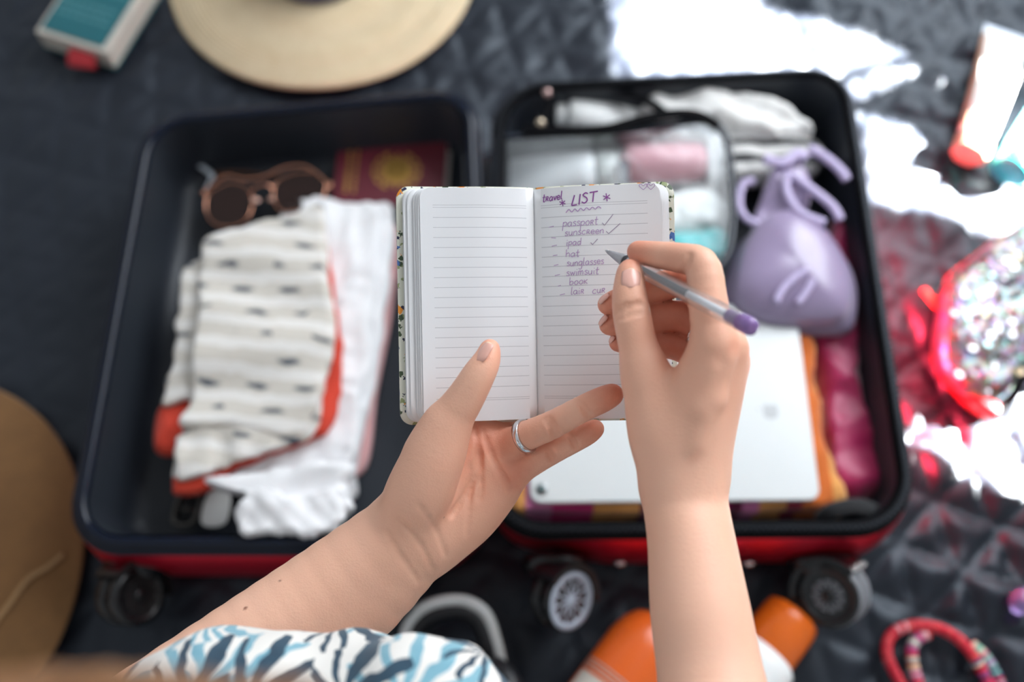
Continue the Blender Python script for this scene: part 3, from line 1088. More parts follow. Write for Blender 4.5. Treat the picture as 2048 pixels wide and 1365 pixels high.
# clear toiletry pouch with dark trim
m = Nt('clear_vinyl')
t = m.t
tr_ = m.n('ShaderNodeBsdfTransparent')
tr_.inputs[0].default_value = (0.95, 0.97, 0.99, 1)
gl = m.n('ShaderNodeBsdfGlossy')
gl.inputs['Roughness'].default_value = 0.12
fr = m.n('ShaderNodeFresnel')
fr.inputs[0].default_value = 1.45
mx = m.n('ShaderNodeMixShader')
wob = m.noise(18, 2, 0.5, m.coord())
bp = m.n('ShaderNodeBump')
bp.inputs['Strength'].default_value = 0.5
bp.inputs['Distance'].default_value = 0.006
t.links.new(wob, bp.inputs['Height'])
t.links.new(bp.outputs[0], gl.inputs['Normal'])
t.links.new(bp.outputs[0], fr.inputs['Normal'])
t.links.new(m.math('ADD', m.math('MULTIPLY', fr.outputs[0], 0.55), 0.01), mx.inputs[0])
t.links.new(tr_.outputs[0], mx.inputs[1])
t.links.new(gl.outputs[0], mx.inputs[2])
t.links.new(mx.outputs[0], t.nodes['Material Output'].inputs['Surface'])
plain('navy_trim', (0.006, 0.012, 0.024), 0.22, spec=0.6)
plain('pouch_back', (0.78, 0.79, 0.80), 0.6)

top = [(1002, 276), (1100, 268), (1230, 262), (1340, 248), (1410, 242), (1448, 268), (1462, 340), (1466, 450), (1446, 524), (1380, 560), (1200, 566), (1010, 566), (992, 540), (990, 400), (992, 300)]
tz = 0.104
pt = spline([G(a, b, tz) for a, b in top], 120, closed=True)
pcx = pt.mean(0)
po = thing('toiletry_pouch', 'clear plastic toiletry pouch with dark navy piping and zip', 'pouch', (pcx[0], pcx[1], FL))
lowr = np.c_[pcx[:2] + (pt[:, :2] - pcx[:2]) * 0.985, np.full(len(pt), FL + 0.004)]
v, f = loft([np.c_[pt[:, :2], pt[:, 2]], lowr], False)
obj('side_wall', v, f, MATS['clear_vinyl'], po)
v, f = slab(lowr[:, :2], FL, 0.004, n=120, rings=4)
obj('base_panel', v, f, MATS['pouch_back'], po)
rings = [pt]
for s in (0.85, 0.65, 0.4, 0.2):
    q = pcx + (pt - pcx) * s
    q[:, 2] = tz + 0.004 * (1 - s) + Noise(61, 9)(q) * 0.0022 * (1 - s * .8)
    rings.append(q)
v, f = loft(rings)
obj('top_sheet', v, f, MATS['clear_vinyl'], po)
obj('top_piping', *tube(pt, 0.0040, 10, closed=True), MATS['navy_trim'], po)
obj('base_piping', *tube(lowr + [0, 0, 0.003], 0.0032, 8, closed=True), MATS['navy_trim'], po)
# zip band: dark tape along the far side, swinging up over the items behind
zp_ = spline([G(a, b, z) for a, b, z in ((1046, 262, .108), (1120, 262, .112), (1210, 258, .113), (1280, 240, .114), (1340, 228, .114), (1395, 230, .113), (1436, 252, .110))], 50)
obj('zip_tape', *tube(zp_, 0.0065, 10, flat=0.55), MATS['black_trim'], po)
zp2 = spline([G(a, b, z) for a, b, z in ((1060, 190, .098), (1120, 178, .100), (1230, 180, .100), (1290, 200, .104), (1330, 226, .112))], 36)
obj('carry_handle', *tube(zp2, 0.0050, 10, flat=0.5), MATS['black_trim'], po)
for (px, py, colr) in ((1094, 186, (0.55, 0.38, 0.36)), (1081, 246, (0.62, 0.52, 0.40))):
    c = G(px, py, 0.112)
    obj('zip_pull', *lathe([(0.0003, -0.0055), (0.0038, -0.0045), (0.0058, 0), (0.0040, 0.0042), (0.0003, 0.0055)], c, n=18), plain('pull_metal_%d' % px, colr, 0.22, metal=0.85), po)
obj('zip_cord', *tube(spline([G(1094, 186, .108), G(1100, 215, .106), G(1081, 246, .110)], 16), 0.0035, 8), MATS['black_trim'], po)

plain('pack_white', (0.90, 0.91, 0.90), 0.4, var=0.03)
plain('pack_cream', (0.70, 0.72, 0.69), 0.45, var=0.03)
plain('pack_pink', (0.78, 0.42, 0.46), 0.42, var=0.04)
plain('pack_grey', (0.10, 0.10, 0.11), 0.4)
plain('pack_teal', (0.05, 0.50, 0.50), 0.4)


def squeeze_tube(name, label, a, b, r, wid, body_mat, cap_mat, cap_len=0.018, cap_r=None, up=(0, 0, 1), group=None, crimp_mat=None):
    """cosmetic tube: cap at a, flat crimped end at b"""
    a, b = np.asarray(a, float), np.asarray(b, float)
    d = (b - a) / np.linalg.norm(b - a)
    s = np.cross(np.asarray(up, float), d)
    s /= np.linalg.norm(s)
    u = np.cross(d, s)
    L = np.linalg.norm(b - a)
    th = thing(name, label, 'tube', (a + b) / 2 - np.array([0, 0, r]), group)
    n = 28
    rings = []
    for t in (0.0, 0.02, 0.06, 0.2, 0.4, 0.6, 0.8, 0.92, 0.95):
        hx = r * (1 - t) + wid * 0.5 * t
        hy = r * (1 - t ** 1.6) + 0.0012 * t
        if t == 0.0:
            hx, hy = hx * 0.55, hy * 0.55
        elif t == 0.02:
            hx, hy = hx * 0.9, hy * 0.9
        c = a + d * (cap_len + (L - cap_len) * t) - u * (r - hy) * 0.85
        rings.append(np.array([c + s * hx * math.cos(2 * math.pi * k / n) + u * hy * math.sin(2 * math.pi * k / n) for k in range(n)]))
    v, f = loft(rings)
    obj('body', v, f, body_mat, th)
    e0 = a + d * (cap_len + (L - cap_len) * 0.945) - u * (r - 0.0012) * 0.85
    e1 = b - u * (r - 0.0012) * 0.85
    obj('crimp', *box((e0 + e1) / 2, (np.linalg.norm(e1 - e0), wid, 0.0022), ax=(d, s, u), bevel=0.0004), crimp_mat or body_mat, th, smooth=False)
    cr = cap_r or r * 0.82
    prof = [(cr * 0.88, 0), (cr, 0.002), (cr, cap_len - 0.001), (cr * 0.95, cap_len)]
    cp = obj('cap', *lathe(prof, a, axis=d, n=28, up=up), cap_mat, th)
    g = Geo()
    for k in range(24):
        t = 2 * math.pi * k / 24
        g.add(*box(a + d * cap_len * 0.5 + (s * math.cos(t) + u * math.sin(t)) * cr, (cap_len * 0.8, cr * 0.09, cr * 0.09), ax=(d, s * math.cos(t) + u * math.sin(t), -s * math.sin(t) + u * math.cos(t))))
    g.build('cap_grip', cap_mat, cp, smooth=False)
    return th


# things inside the pouch
squeeze_tube('cosmetic_tube', 'wide white cosmetic tube inside the clear pouch at its left end', G(1236, 345, 0.072), G(1004, 350, 0.072), 0.024, 0.060, MATS['pack_white'], MATS['pack_cream'], 0.024, 0.022)
bt = thing('pink_bottle', 'pale pink bottle with a dark cap inside the clear pouch', 'bottle', (*G(1325, 330, 0.06)[:2], 0.03))
a, b = G(1245, 328, 0.074), G(1412, 322, 0.074)
d = (b - a) / np.linalg.norm(b - a)
L = np.linalg.norm(b - a)
obj('body', *lathe([(0.008, 0), (0.018, 0.003), (0.0215, 0.010), (0.0215, L - 0.010), (0.019, L - 0.003), (0.012, L)], a, axis=d, n=32), MATS['pack_pink'], bt)
g = Geo()
sd = np.cross(ez, d)
g.add(*box(G(1246, 346, 0.098), (0.013, 0.028, 0.006), ax=(d, sd, ez), bevel=0.0015))
g.build('cap', MATS['pack_grey'], bt, smooth=False)
o = obj('cotton_pads', *slab(gpoly([(1262, 392), (1330, 378), (1420, 372), (1452, 400), (1450, 452), (1360, 462), (1270, 455)], 0.08), 0.045, 0.040, n=90, er=0.014, wr=0.003, freq=18, seed=55), MATS['pack_cream'])
tag(o, 'soft white bag of cotton pads inside the clear pouch', 'cotton')
o = obj('tissue', *slab(gpoly([(1330, 262), (1385, 245), (1428, 256), (1446, 300), (1440, 360), (1420, 366), (1416, 300), (1370, 284)], 0.085), 0.05, 0.040, n=80, er=0.010, wr=0.004, freq=30, seed=56, center=G(1410, 288, .085)), MATS['pack_white'])
tag(o, 'crumpled white tissue in the rounded corner of the clear pouch', 'tissue')
sp_ = thing('soap_box', 'turquoise soap box inside the clear pouch beside the bikini top', 'box', (*G(1400, 485, 0.06)[:2], 0.045))
obj('lid', *slab(gpoly([(1330, 472), (1400, 462), (1448, 458), (1452, 500), (1430, 516), (1335, 520)], 0.08), 0.062, 0.022, n=70, er=0.006), MATS['pack_teal'], sp_)
obj('tray', *slab(gpoly([(1333, 474), (1400, 464), (1446, 460), (1450, 500), (1428, 514), (1337, 518)], 0.06), 0.045, 0.018, n=70, er=0.005), plain('pack_aqua', (0.30, 0.66, 0.66), 0.4), sp_)
# white tube behind the pouch
squeeze_tube('cosmetic_tube', 'slim white cosmetic tube lying behind the clear pouch under its handle', G(1112, 226, 0.075), G(1318, 232, 0.075), 0.019, 0.046, MATS['pack_white'], MATS['pack_white'], 0.012, 0.012)

# ------------------------------------------------------------------ things on the bed around the suitcase
# straw hat
m = Nt('straw')
tc = m.coord()
m.pb(col=m.mix(m.noise(50, 4, 0.7, tc), (0.60, 0.46, 0.27), (0.78, 0.64, 0.44)), rough=0.75)
wv = m.n('ShaderNodeTexWave', wave_type='RINGS', rings_direction='Z')
wv.inputs['Scale'].default_value = 60
wv.inputs['Distortion'].default_value = 0.4
m.t.links.new(tc, wv.inputs['Vector'])
m.bump(m.math('ADD', wv.outputs[1], m.noise(600, 2, 0.5, tc)), 0.5, 0.0015)
plain('hat_band_blue', (0.10, 0.11, 0.19), 0.8, var=0.6, vscale=90)


def hat(name, label, c, rad, crown_r, crown_h, mat, band_mat, wob, seed, ridge=0.0014, tiltx=0.0, brim_z=0.012, sy=1.0):
    c = np.asarray(c, float)
    th = thing(name, label, 'hat', (c[0], c[1], 0.0))
    ns = Noise(seed, 1.0)
    n = 128

    def ring(r, z, amp):
        out = []
        for k in range(n):
            t = 2 * math.pi * k / n
            q = ns(np.array([math.cos(t) * 0.45, math.sin(t) * 0.45, 0.0]))
            rr = r * (1 + 0.02 * amp * ns(np.array([math.cos(t) * .3, math.sin(t) * .3, 2.0])))
            out.append([c[0] + rr * math.cos(t), c[1] + rr * math.sin(t) * sy, max(0.001, z + q * wob * amp)])
        return np.array(out)
    rings = []
    steps = int((rad - crown_r) / 0.0028)
    for i in range(steps + 1):
        f = i / steps
        r = crown_r + (rad - crown_r) * f
        z = brim_z + 0.010 * f - 0.012 * f * f + (ridge if i % 2 else -ridge)
        rings.append(ring(r, z, f * f))
    top = rings
    under = [q - np.array([0, 0, 0.0028]) for q in (rings[-1], rings[steps // 2], rings[0])]
    edge = rings[-1] + np.array([0, 0, -0.0013])
    edge[:, :2] = c[:2] + (edge[:, :2] - c[:2]) * 1.008
    obj('brim', *loft(top + [edge] + under, False), mat, th)
    rings = []
    for i in range(27):
        f = i / 26
        z = brim_z + crown_h * f
        rings.append(ring(crown_r * (1 - 0.14 * f) + (ridge if i % 2 else -ridge), z, 0))
    for f in (0.9, 0.75, 0.55, 0.3, 0.1):
        rings.append(ring(crown_r * 0.86 * f, brim_z + crown_h + 0.006 * (1 - f), 0))
    obj('crown', *loft(rings), mat, th)
    rings = [ring(crown_r + 0.0016, brim_z + 0.004, 0), ring(crown_r + 0.0022, brim_z + 0.006, 0), ring(crown_r * 0.965 + 0.0022, brim_z + 0.026, 0), ring(crown_r * 0.96 + 0.001, brim_z + 0.028, 0)]
    obj('band', *loft(rings, False), band_mat, th)
    return th


hat('straw_hat', 'natural straw hat with a wide round brim lying behind the suitcase', (-0.243, 0.560, 0), 0.190, 0.070, 0.085, MATS['straw'], MATS['hat_band_blue'], 0.006, 4)
m = Nt('brown_felt')
tc = m.coord()
m.pb(col=m.mix(m.noise(30, 4, 0.7, tc), (0.13, 0.060, 0.016), (0.24, 0.115, 0.034)), rough=0.9, sheen=0.3)
m.bump(m.noise(260, 4, 0.7, tc), 0.6, 0.0015)
bh = hat('felt_hat', 'brown felt hat at the left edge beside the suitcase', (-0.600, -0.205, 0), 0.178, 0.085, 0.08, MATS['brown_felt'], MATS['brown_felt'], 0.003, 8, ridge=0.0, brim_z=0.016, sy=1.12)
obj('cord', *tube(spline([G(128, 1108, .020), G(95, 1135, .021), G(55, 1160, .022), G(10, 1220, .022), G(-60, 1300, .026)], 24), 0.0026, 8), plain('tan_cord', (0.34, 0.20, 0.09), 0.8), bh)

# book with a teal cover
plain('teal_cover', (0.008, 0.105, 0.125), 0.4, var=0.1)
plain('cover_print', (0.06, 0.20, 0.22), 0.5)
plain('book_paper', (0.52, 0.48, 0.42), 0.85)
zb = 0.030
nl, nr_, fr_ = G(66, 62, zb), G(214, 108, zb), G(345, -6, zb)
bx = (nr_ - nl) / np.linalg.norm(nr_ - nl)
by = np.cross(ez, bx)
bw = np.linalg.norm(nr_ - nl)
bl = 0.195
bc = (nl + nr_) / 2 + by * bl / 2
axb = (bx, by, ez)
bo = thing('book', 'closed paperback book with a teal cover and red bookmark', 'book', (bc[0], bc[1], 0.0))
obj('back_cover', *plate(rrect2(bw, bl, 0.002), bc - ez * 0.0300, axb, 0.0012), MATS['teal_cover'], bo, smooth=False)
g = Geo()
for k in range(14):
    z = -0.0288 + k * 0.00197
    ins = 0.0015 + 0.0006 * random.random()
    g.add(*plate(rrect2(bw - 2 * ins, bl - 2 * ins, 0.001), bc + ez * z, axb, 0.0018))
g.build('page_block', MATS['book_paper'], bo, smooth=False)
ft = obj('front_cover', *plate(rrect2(bw - 0.016, bl - 0.010, 0.002), bc - ez * 0.0012 - bx * 0.002 + by * 0.003, axb, 0.0014), MATS['teal_cover'], bo, smooth=False)
rr = random.Random(9)
g = Geo()
for i, yy in enumerate((-0.062, -0.052, -0.042, -0.018, -0.006, 0.030, 0.045)):
    x = -0.040
    while x < 0.030:
        L = rr.uniform(0.005, 0.012)
        g.add(*plate([(0, 0), (L, 0), (L, 0.004), (0, 0.004)], bc + bx * x + by * yy + ez * 0.0003, axb, 0.0002))
        x += L + 0.0022
g.build('cover_lettering', MATS['cover_print'], ft, smooth=False)
rb = spline([bc - by * (bl / 2 - 0.03) + bx * 0.012 - ez * 0.012, bc - by * (bl / 2 - 0.002) + bx * 0.012 - ez * 0.012, bc - by * (bl / 2 + 0.010) + bx * 0.013 - ez * 0.018, bc - by * (bl / 2 + 0.014) + bx * 0.014 - ez * 0.024], 16)
obj('bookmark', *tube(rb, 0.019, 10, flat=0.05), plain('bookmark_red', (0.55, 0.03, 0.04), 0.6), bo)

# cosmetic tubes at the top right
plain('copper_plastic', (0.56, 0.34, 0.24), 0.4, metal=0.1)
plain('silver_crimp', (0.30, 0.33, 0.38), 0.35, metal=0.6)
t1 = squeeze_tube('lotion_tube', 'white and copper lotion tube with a silver crimped end in the sun', G(1938, 312, 0.021), G(2030, 48, 0.021), 0.020, 0.060, MATS['pack_white'], MATS['copper_plastic'], 0.026, 0.0195, crimp_mat=MATS['silver_crimp'])
sp1 = [G(1905, 285, 0.034), G(1935, 190, 0.030), G(1968, 110, 0.018)]
a, b = G(1938, 312, 0.021), G(2030, 48, 0.021)
d = (b - a) / np.linalg.norm(b - a)
s_ = np.cross(ez, d)
s_ /= np.linalg.norm(s_)
L = np.linalg.norm(b - a)
# copper side panel wrapped on the tube's left flank
V, n_ = [], 9
ts = np.linspace(0.04, 0.90, 12)
side = 1 if s_[0] < 0 else -1
for t_ in ts:
    hx = (0.020 * (1 - t_) + 0.030 * t_) + 0.0006
    hy = (0.020 * (1 - t_ ** 1.6) + 0.0012 * t_) + 0.0006
    c = a + d * (0.026 + (L - 0.026) * t_) - ez * (0.020 - hy) * 0.85
    for k in range(n_):
        an = math.radians(-40 + 75 * k / (n_ - 1))
        V.append(c + s_ * side * hx * math.cos(an) + ez * hy * math.sin(an))
F = [(i * n_ + k, i * n_ + k + 1, (i + 1) * n_ + k + 1, (i + 1) * n_ + k) for i in range(len(ts) - 1) for k in range(n_ - 1)]
obj('copper_panel', V, F, MATS['copper_plastic'], t1)
plain('aqua_plastic', (0.015, 0.42, 0.42), 0.3)
plain('aqua_pale', (0.16, 0.52, 0.54), 0.35)
squeeze_tube('gel_tube', 'turquoise gel tube lying beside the copper lotion tube', G(2020, 346, 0.024), G(2172, 140, 0.024), 0.023, 0.066, MATS['aqua_pale'], MATS['aqua_plastic'], 0.024, 0.0225)

# glitter pouch with red binding
m = Nt('holo_foil')
tc = m.coord()
vo = m.n('ShaderNodeTexVoronoi')
vo.inputs['Scale'].default_value = 190
m.t.links.new(tc, vo.inputs['Vector'])
hs = m.n('ShaderNodeHueSaturation')
hs.inputs['Color'].default_value = (0.72, 0.66, 0.68, 1)
m.t.links.new(vo.outputs['Color'], hs.inputs['Hue'])
m.pb(col=m.mix(0.18, (0.13, 0.135, 0.15), vo.outputs['Color']), rough=0.30, metal=0.8)
m.bump(vo.outputs['Distance'], 0.25, 0.0015)
plain('red_binding', (0.30, 0.008, 0.012), 0.35)
plain('sequin_silver', (0.42, 0.42, 0.44), 0.18, metal=1.0)
plain('sequin_rose', (0.46, 0.32, 0.30), 0.18, metal=1.0)
plain('sequin_aqua', (0.28, 0.44, 0.44), 0.18, metal=1.0)
plain('sequin_gold', (0.48, 0.38, 0.25), 0.18, metal=1.0)
gp_out = [(1892, 560), (1945, 515), (2005, 472), (2080, 455), (2150, 500), (2160, 640), (2140, 760), (2050, 765), (2000, 800), (1940, 790), (1885, 740), (1872, 690), (1878, 620)]
gz = 0.03
gp = thing('glitter_pouch', 'silver holographic glitter pouch with red edging in the sunlight', 'pouch', (*G(2010, 640, gz)[:2], 0.0))
v, f = slab(gpoly(gp_out, gz), 0.004, 0.036, n=110, er=0.02, rings=14, wr=0.003, freq=12, seed=71)
top_v = v
bd = obj('foil_body', v, f, MATS['holo_foil'], gp)
q = spline([np.array([*p, 0.022]) for p in gpoly(gp_out, 0.022)], 90, closed=True)
obj('binding', *tube(q, 0.0014, 8, closed=True), MATS['red_binding'], gp)
obj('red_gusset', *slab(gpoly([(1868, 700), (1900, 716), (1950, 770), (1998, 822), (1990, 840), (1935, 806), (1885, 750)], 0.018), 0.002, 0.028, n=60, er=0.008, wr=0.001), MATS['red_binding'], gp)
obj('dark_zip', *tube(spline([G(1988, 838, .026), G(2010, 815, .030), G(2030, 785, .033), G(2050, 752, .034)], 16), 0.0045, 8, flat=0.5), MATS['black_trim'], gp)
o = obj('zip_pull', *box(G(1862, 597, 0.010), (0.008, 0.026, 0.004), ax=((0.85, 0.5, 0), (-0.5, 0.85, 0), (0, 0, 1)), bevel=0.0015), plain('pull_coral', (0.85, 0.10, 0.04), 0.25), gp)
# sequins: round discs lying on the foil
tops = np.array([p for p in v if p[2] > 0.034])
rr = random.Random(5)
sq_me = {}
for k, (nm, rad) in enumerate((('sequin_silver', 0.0042), ('sequin_rose', 0.0034), ('sequin_aqua', 0.0036), ('sequin_gold', 0.0050))):
    pv, pf = lathe([(rad, 0), (rad, 0.0006), (rad * 0.6, 0.0004), (0.0001, 0.0003)], (0, 0, 0), n=10)
    me = bpy.data.meshes.new('sequin')
    me.from_pydata([tuple(p) for p in pv], [], pf)
    me.materials.append(MATS[nm])
    sq_me[nm] = me
names = list(sq_me)
placed = []
tries = 0
while len(placed) < 110 and tries < 6000:
    tries += 1
    p = tops[rr.randrange(len(tops))]
    if any((p[0] - w_[0]) ** 2 + (p[1] - w_[1]) ** 2 < 0.0078 ** 2 for w_ in placed):
        continue
    placed.append(p)
    o = bpy.data.objects.new('sequin', sq_me[rr.choices(names, (5, 2, 2, 1))[0]])
    COL.objects.link(o)
    o.parent = gp
    o.location = Vector(p) - gp.location + Vector((0, 0, 0.0012))
    o.rotation_euler = (rr.uniform(-0.3, 0.3), rr.uniform(-0.1, 0.5), 0)

# sunscreen bottles at the near edge
plain('orange_plastic', (0.72, 0.12, 0.015), 0.28, var=0.05)
plain('orange_cap', (0.80, 0.15, 0.012), 0.22, var=0.05)
plain('label_grey', (0.55, 0.50, 0.44), 0.5)


def bottle(name, label, a, b, prof_body, prof_cap, mb, mc, sx=1.0):
    a, b = np.asarray(a, float), np.asarray(b, float)
    d = (b - a) / np.linalg.norm(b - a)
    th = thing(name, label, 'bottle', ((a + b) / 2)[0:2].tolist() + [0.0])
    obj('body', *lathe(prof_body, a, axis=d, n=40, sx=sx), mb, th)
    if prof_cap:
        obj('cap', *lathe(prof_cap, a, axis=d, n=40, sx=sx), mc, th)
    return th, a, d


r1 = 0.036
b1, a, d = bottle('sunscreen_bottle', 'orange sunscreen bottle with a pale label, left of the raised arm', G(1316, 1262, r1), G(1200, 1420, r1),
                  [(0.004, -0.012), (0.016, -0.010), (0.026, -0.004), (0.033, 0.008), (r1, 0.024), (r1, 0.150), (0.033, 0.158), (0.002, 0.160)], None, MATS['orange_plastic'], None)
x_, y_, z_ = basis(d)
V, na = [], 15
hs_ = np.linspace(0.072, 0.14, 8)
for h in hs_:
    for k in range(na):
        an = math.radians(20 + 140 * k / (na - 1))
        V.append(a + d * h + (x_ * math.cos(an) + y_ * math.sin(an)) * (r1 + 0.0004))
F = [(i * na + k, i * na + k + 1, (i + 1) * na + k + 1, (i + 1) * na + k) for i in range(len(hs_) - 1) for k in range(na - 1)]
lb = obj('label_sheet', V, F, MATS['label_grey'], b1)
g = Geo()
for h in np.linspace(0.060, 0.068, 3):
    ring = [a + d * h + (x_ * math.cos(t) + y_ * math.sin(t)) * (r1 + 0.0006) for t in np.linspace(math.radians(15), math.radians(165), 20)]
    g.add(*tube(ring, 0.0006, 5))
g.build('label_rule', MATS['label_grey'], b1)
r2 = 0.030
b2, a, d = bottle('sunscreen_bottle', 'white sunscreen bottle with a glossy orange cap, right of the raised arm', G(1590, 1226, r2), G(1472, 1380, r2),
                  [(0.022, 0.046), (0.0285, 0.047), (0.0335, 0.052), (0.0345, 0.060), (0.0345, 0.150), (0.002, 0.152)],
                  [(0.004, 0.0), (0.022, 0.0005), (0.0262, 0.003), (0.0275, 0.010), (0.0285, 0.046), (0.026, 0.048)], MATS['pack_white'], MATS['orange_cap'], sx=1.0)

# headphones lying at the near edge: pale band, dark pads
plain('band_white', (0.60, 0.61, 0.60), 0.4)
plain('ear_pad', (0.006, 0.006, 0.008), 0.5)
hp = thing('headphones', 'headphones with a pale grey band and black ear pads beside the blouse', 'headphones', (*G(915, 1290, 0.03)[:2], 0.0))
arc = spline([G(a, b, z) for a, b, z in ((826, 1330, .012), (812, 1268, .018), (846, 1218, .030), (915, 1201, .036), (968, 1224, .036), (992, 1284, .030), (1003, 1345, .022), (1006, 1400, .018))], 50)
obj('headband', *tube(arc, 0.0062, 12, flat=0.7), MATS['band_white'], hp)
arc2 = spline([G(a, b, z) for a, b, z in ((838, 1335, .010), (830, 1278, .016), (860, 1236, .026), (916, 1222, .030), (956, 1240, .030), (976, 1288, .026), (986, 1350, .018))], 40)
obj('headband_padding', *tube(arc2, 0.0085, 10, flat=0.8), MATS['ear_pad'], hp)
for c, ax in ((G(985, 1395, 0.038), (-0.75, -0.1, 0.6)), (G(842, 1385, 0.038), (0.7, -0.1, 0.6))):
    prof = [(0.010, -0.012), (0.030, -0.010), (0.036, 0.0), (0.036, 0.006), (0.030, 0.013), (0.022, 0.012), (0.018, 0.006), (0.0002, 0.005)]
    obj('ear_pad', *lathe(prof, c, axis=ax, n=32, sy=1.15), MATS['ear_pad'], hp)
# necklace strands of disc beads
bead_cols = {'red': (0.62, 0.02, 0.045), 'coral': (0.70, 0.06, 0.07), 'blush': (0.75, 0.42, 0.45), 'rose': (0.60, 0.06, 0.22), 'lilac': (0.45, 0.30, 0.55), 'navy': (0.05, 0.05, 0.20),
             'lime': (0.35, 0.55, 0.12), 'mint': (0.25, 0.60, 0.45), 'cream': (0.80, 0.72, 0.55), 'orange': (0.80, 0.30, 0.06), 'grey': (0.35, 0.35, 0.42)}
bead_me = {}
for k, colr in bead_cols.items():
    v, f = lathe([(0.0014, -0.00135), (0.0049, -0.00135), (0.0056, -0.0007), (0.0056, 0.0007), (0.0049, 0.00135), (0.0014, 0.00135), (0.0014, -0.00135)], (0, 0, 0), n=12)
    me = bpy.data.meshes.new('bead')
    me.from_pydata([tuple(p) for p in v], [], f)
    me.polygons.foreach_set('use_smooth', [True] * len(me.polygons))
    me.materials.append(plain('bead_' + k, colr, 0.35, var=0.08))
    bead_me[k] = me


def strand(name, label, path, pattern, seed):
    pts = spline([G(a, b, z) for a, b, z in path], 400)
    rr = random.Random(seed)
    th = thing(name, label, 'necklace', (pts[200][0], pts[200][1], 0.0), 'bead necklaces on the quilt')
    obj('cord', *tube(pts[::8], 0.0008, 5), MATS['bookmark_red'], th)
    seg = np.linalg.norm(np.diff(pts, axis=0), axis=1)
    cum = np.concatenate([[0], np.cumsum(seg)])
    L = cum[-1]
    nb = int(L / 0.0029)
    for i in range(nb):
        s = (i + 0.5) / nb * L
        j = min(np.searchsorted(cum, s) - 1, len(pts) - 2)
        j = max(j, 1)
        t = pts[j + 1] - pts[j - 1]
        o = bpy.data.objects.new('bead', bead_me[pattern(i / nb, rr)])
        COL.objects.link(o)
        o.parent = th
        o.location = Vector(pts[j]) - th.location
        o.rotation_euler = Vector(t).to_track_quat('Z', 'Y').to_euler()


def pat_outer(u, rr):
    if 0.05 < u < 0.10:
        return rr.choice(('mint', 'lime', 'cream', 'rose'))
    if 0.385 < u < 0.40 or 0.425 < u < 0.445:
        return 'blush'
    if u > 0.80:
        return rr.choice(('navy', 'cream', 'rose', 'lilac', 'grey', 'red'))
    return rr.choice(('red', 'red', 'coral'))


def pat_inner(u, rr):
    if u < 0.20:
        return rr.choice(('blush', 'rose', 'blush'))
    if 0.44 < u < 0.50:
        return rr.choice(('lime', 'orange', 'cream'))
    return rr.choice(('rose', 'lilac', 'blush', 'coral', 'red', 'grey', 'rose', 'cream'))


strand('bead_necklace', 'mostly red disc-bead necklace making the outer loop on the quilt', [(1822, 1420, .007), (1800, 1366, .007), (1776, 1318, .007), (1775, 1284, .007), (1796, 1260, .007), (1836, 1251, .007), (1880, 1258, .009), (1918, 1280, .010), (1950, 1318, .009), (1974, 1362, .007), (1990, 1400, .007)], pat_outer, 1)
strand('bead_necklace', 'pink and multicoloured disc-bead necklace making the inner loop on the quilt', [(1850, 1420, .007), (1836, 1366, .007), (1826, 1330, .007), (1824, 1296, .007), (1838, 1276, .006), (1858, 1268, .005)], pat_inner, 2)
strand('bead_necklace', 'short dark and pale mixed-bead strand right of the red necklace loop', [(1942, 1290, .007), (1966, 1310, .007), (1984, 1336, .007), (2000, 1370, .007), (2010, 1410, .007)], lambda u, rr: rr.choice(('navy', 'cream', 'rose', 'grey', 'mint', 'lilac', 'red')), 3)
# purple glass drop
m = Nt('purple_glass')
m.pb(col=(0.36, 0.24, 0.52), rough=0.05, trans=0.6, spec=0.6)
c = G(2044, 1203, 0.012)
o = obj('glass_drop', *lathe([(0.0003, -0.012), (0.007, -0.010), (0.0112, -0.003), (0.0115, 0.002), (0.008, 0.009), (0.0003, 0.012)], c, axis=(0.5, -0.4, 0.7), n=20, sx=1.3), MATS['purple_glass'])
tag(o, 'purple glass drop at the right edge on the quilt', 'gem')

# ------------------------------------------------------------------ notebook held in the left hand
NB_D = 0.616
NB_O = P(1071.5, 608, NB_D)
NB_U = AX_U - AX_R * 0.019
NB_U = NB_U / np.linalg.norm(NB_U)
NB_N = -AX_F
NB_R = np.cross(NB_U, NB_N)
NB_R = NB_R / np.linalg.norm(NB_R)
NB_N = np.cross(NB_R, NB_U)


def page_w(u):
    """rise of the open page towards the reader at distance u from the spine"""
    u = np.abs(u)
    return 0.0052 * (1 - np.exp(-u / 0.0036)) + 0.205 * u + 0.010 * np.exp(-((u - 0.03) / 0.022) ** 2) * 0.25


def nb(side, u, v, off=0.0):
    """point on the page surface; side -1 left, +1 right"""
    u = np.asarray(u, float)
    v = np.asarray(v, float)
    x = side * u * 0.972
    w = page_w(u) + off
    return NB_O + x[..., None] * NB_R + v[..., None] * NB_U + w[..., None] * NB_N


def sheet(side, umax, hh, off, rad=0.006, nu=44, nv=40, thick=0.0, umin=0.0, offs=None):
    us = np.concatenate([np.linspace(umin, 0.016, 16)[:-1], np.linspace(0.016, umax - rad, nu - 26), umax - rad + rad * np.sin(np.linspace(0, math.pi / 2, 12))[1:]])
    V, UV = [], []
    for u in us:
        hv = hh
        if u > umax - rad:
            k = u - (umax - rad)
            hv = hh - (rad - math.sqrt(max(rad * rad - k * k, 0)))
        vs = np.linspace(-hv, hv, nv)
        o_ = off if offs is None else offs(u)
        V.append(nb(side, np.full(nv, u), vs, o_))
        UV += [(side * u / 0.1, v / 0.1) for v in vs]
    nU = len(us)
    V = np.concatenate(V)
    F = [(i * nv + k, (i + 1) * nv + k, (i + 1) * nv + k + 1, i * nv + k + 1) if side > 0 else (i * nv + k, i * nv + k + 1, (i + 1) * nv + k + 1, (i + 1) * nv + k)
         for i in range(nU - 1) for k in range(nv - 1)]
    return V, F, UV


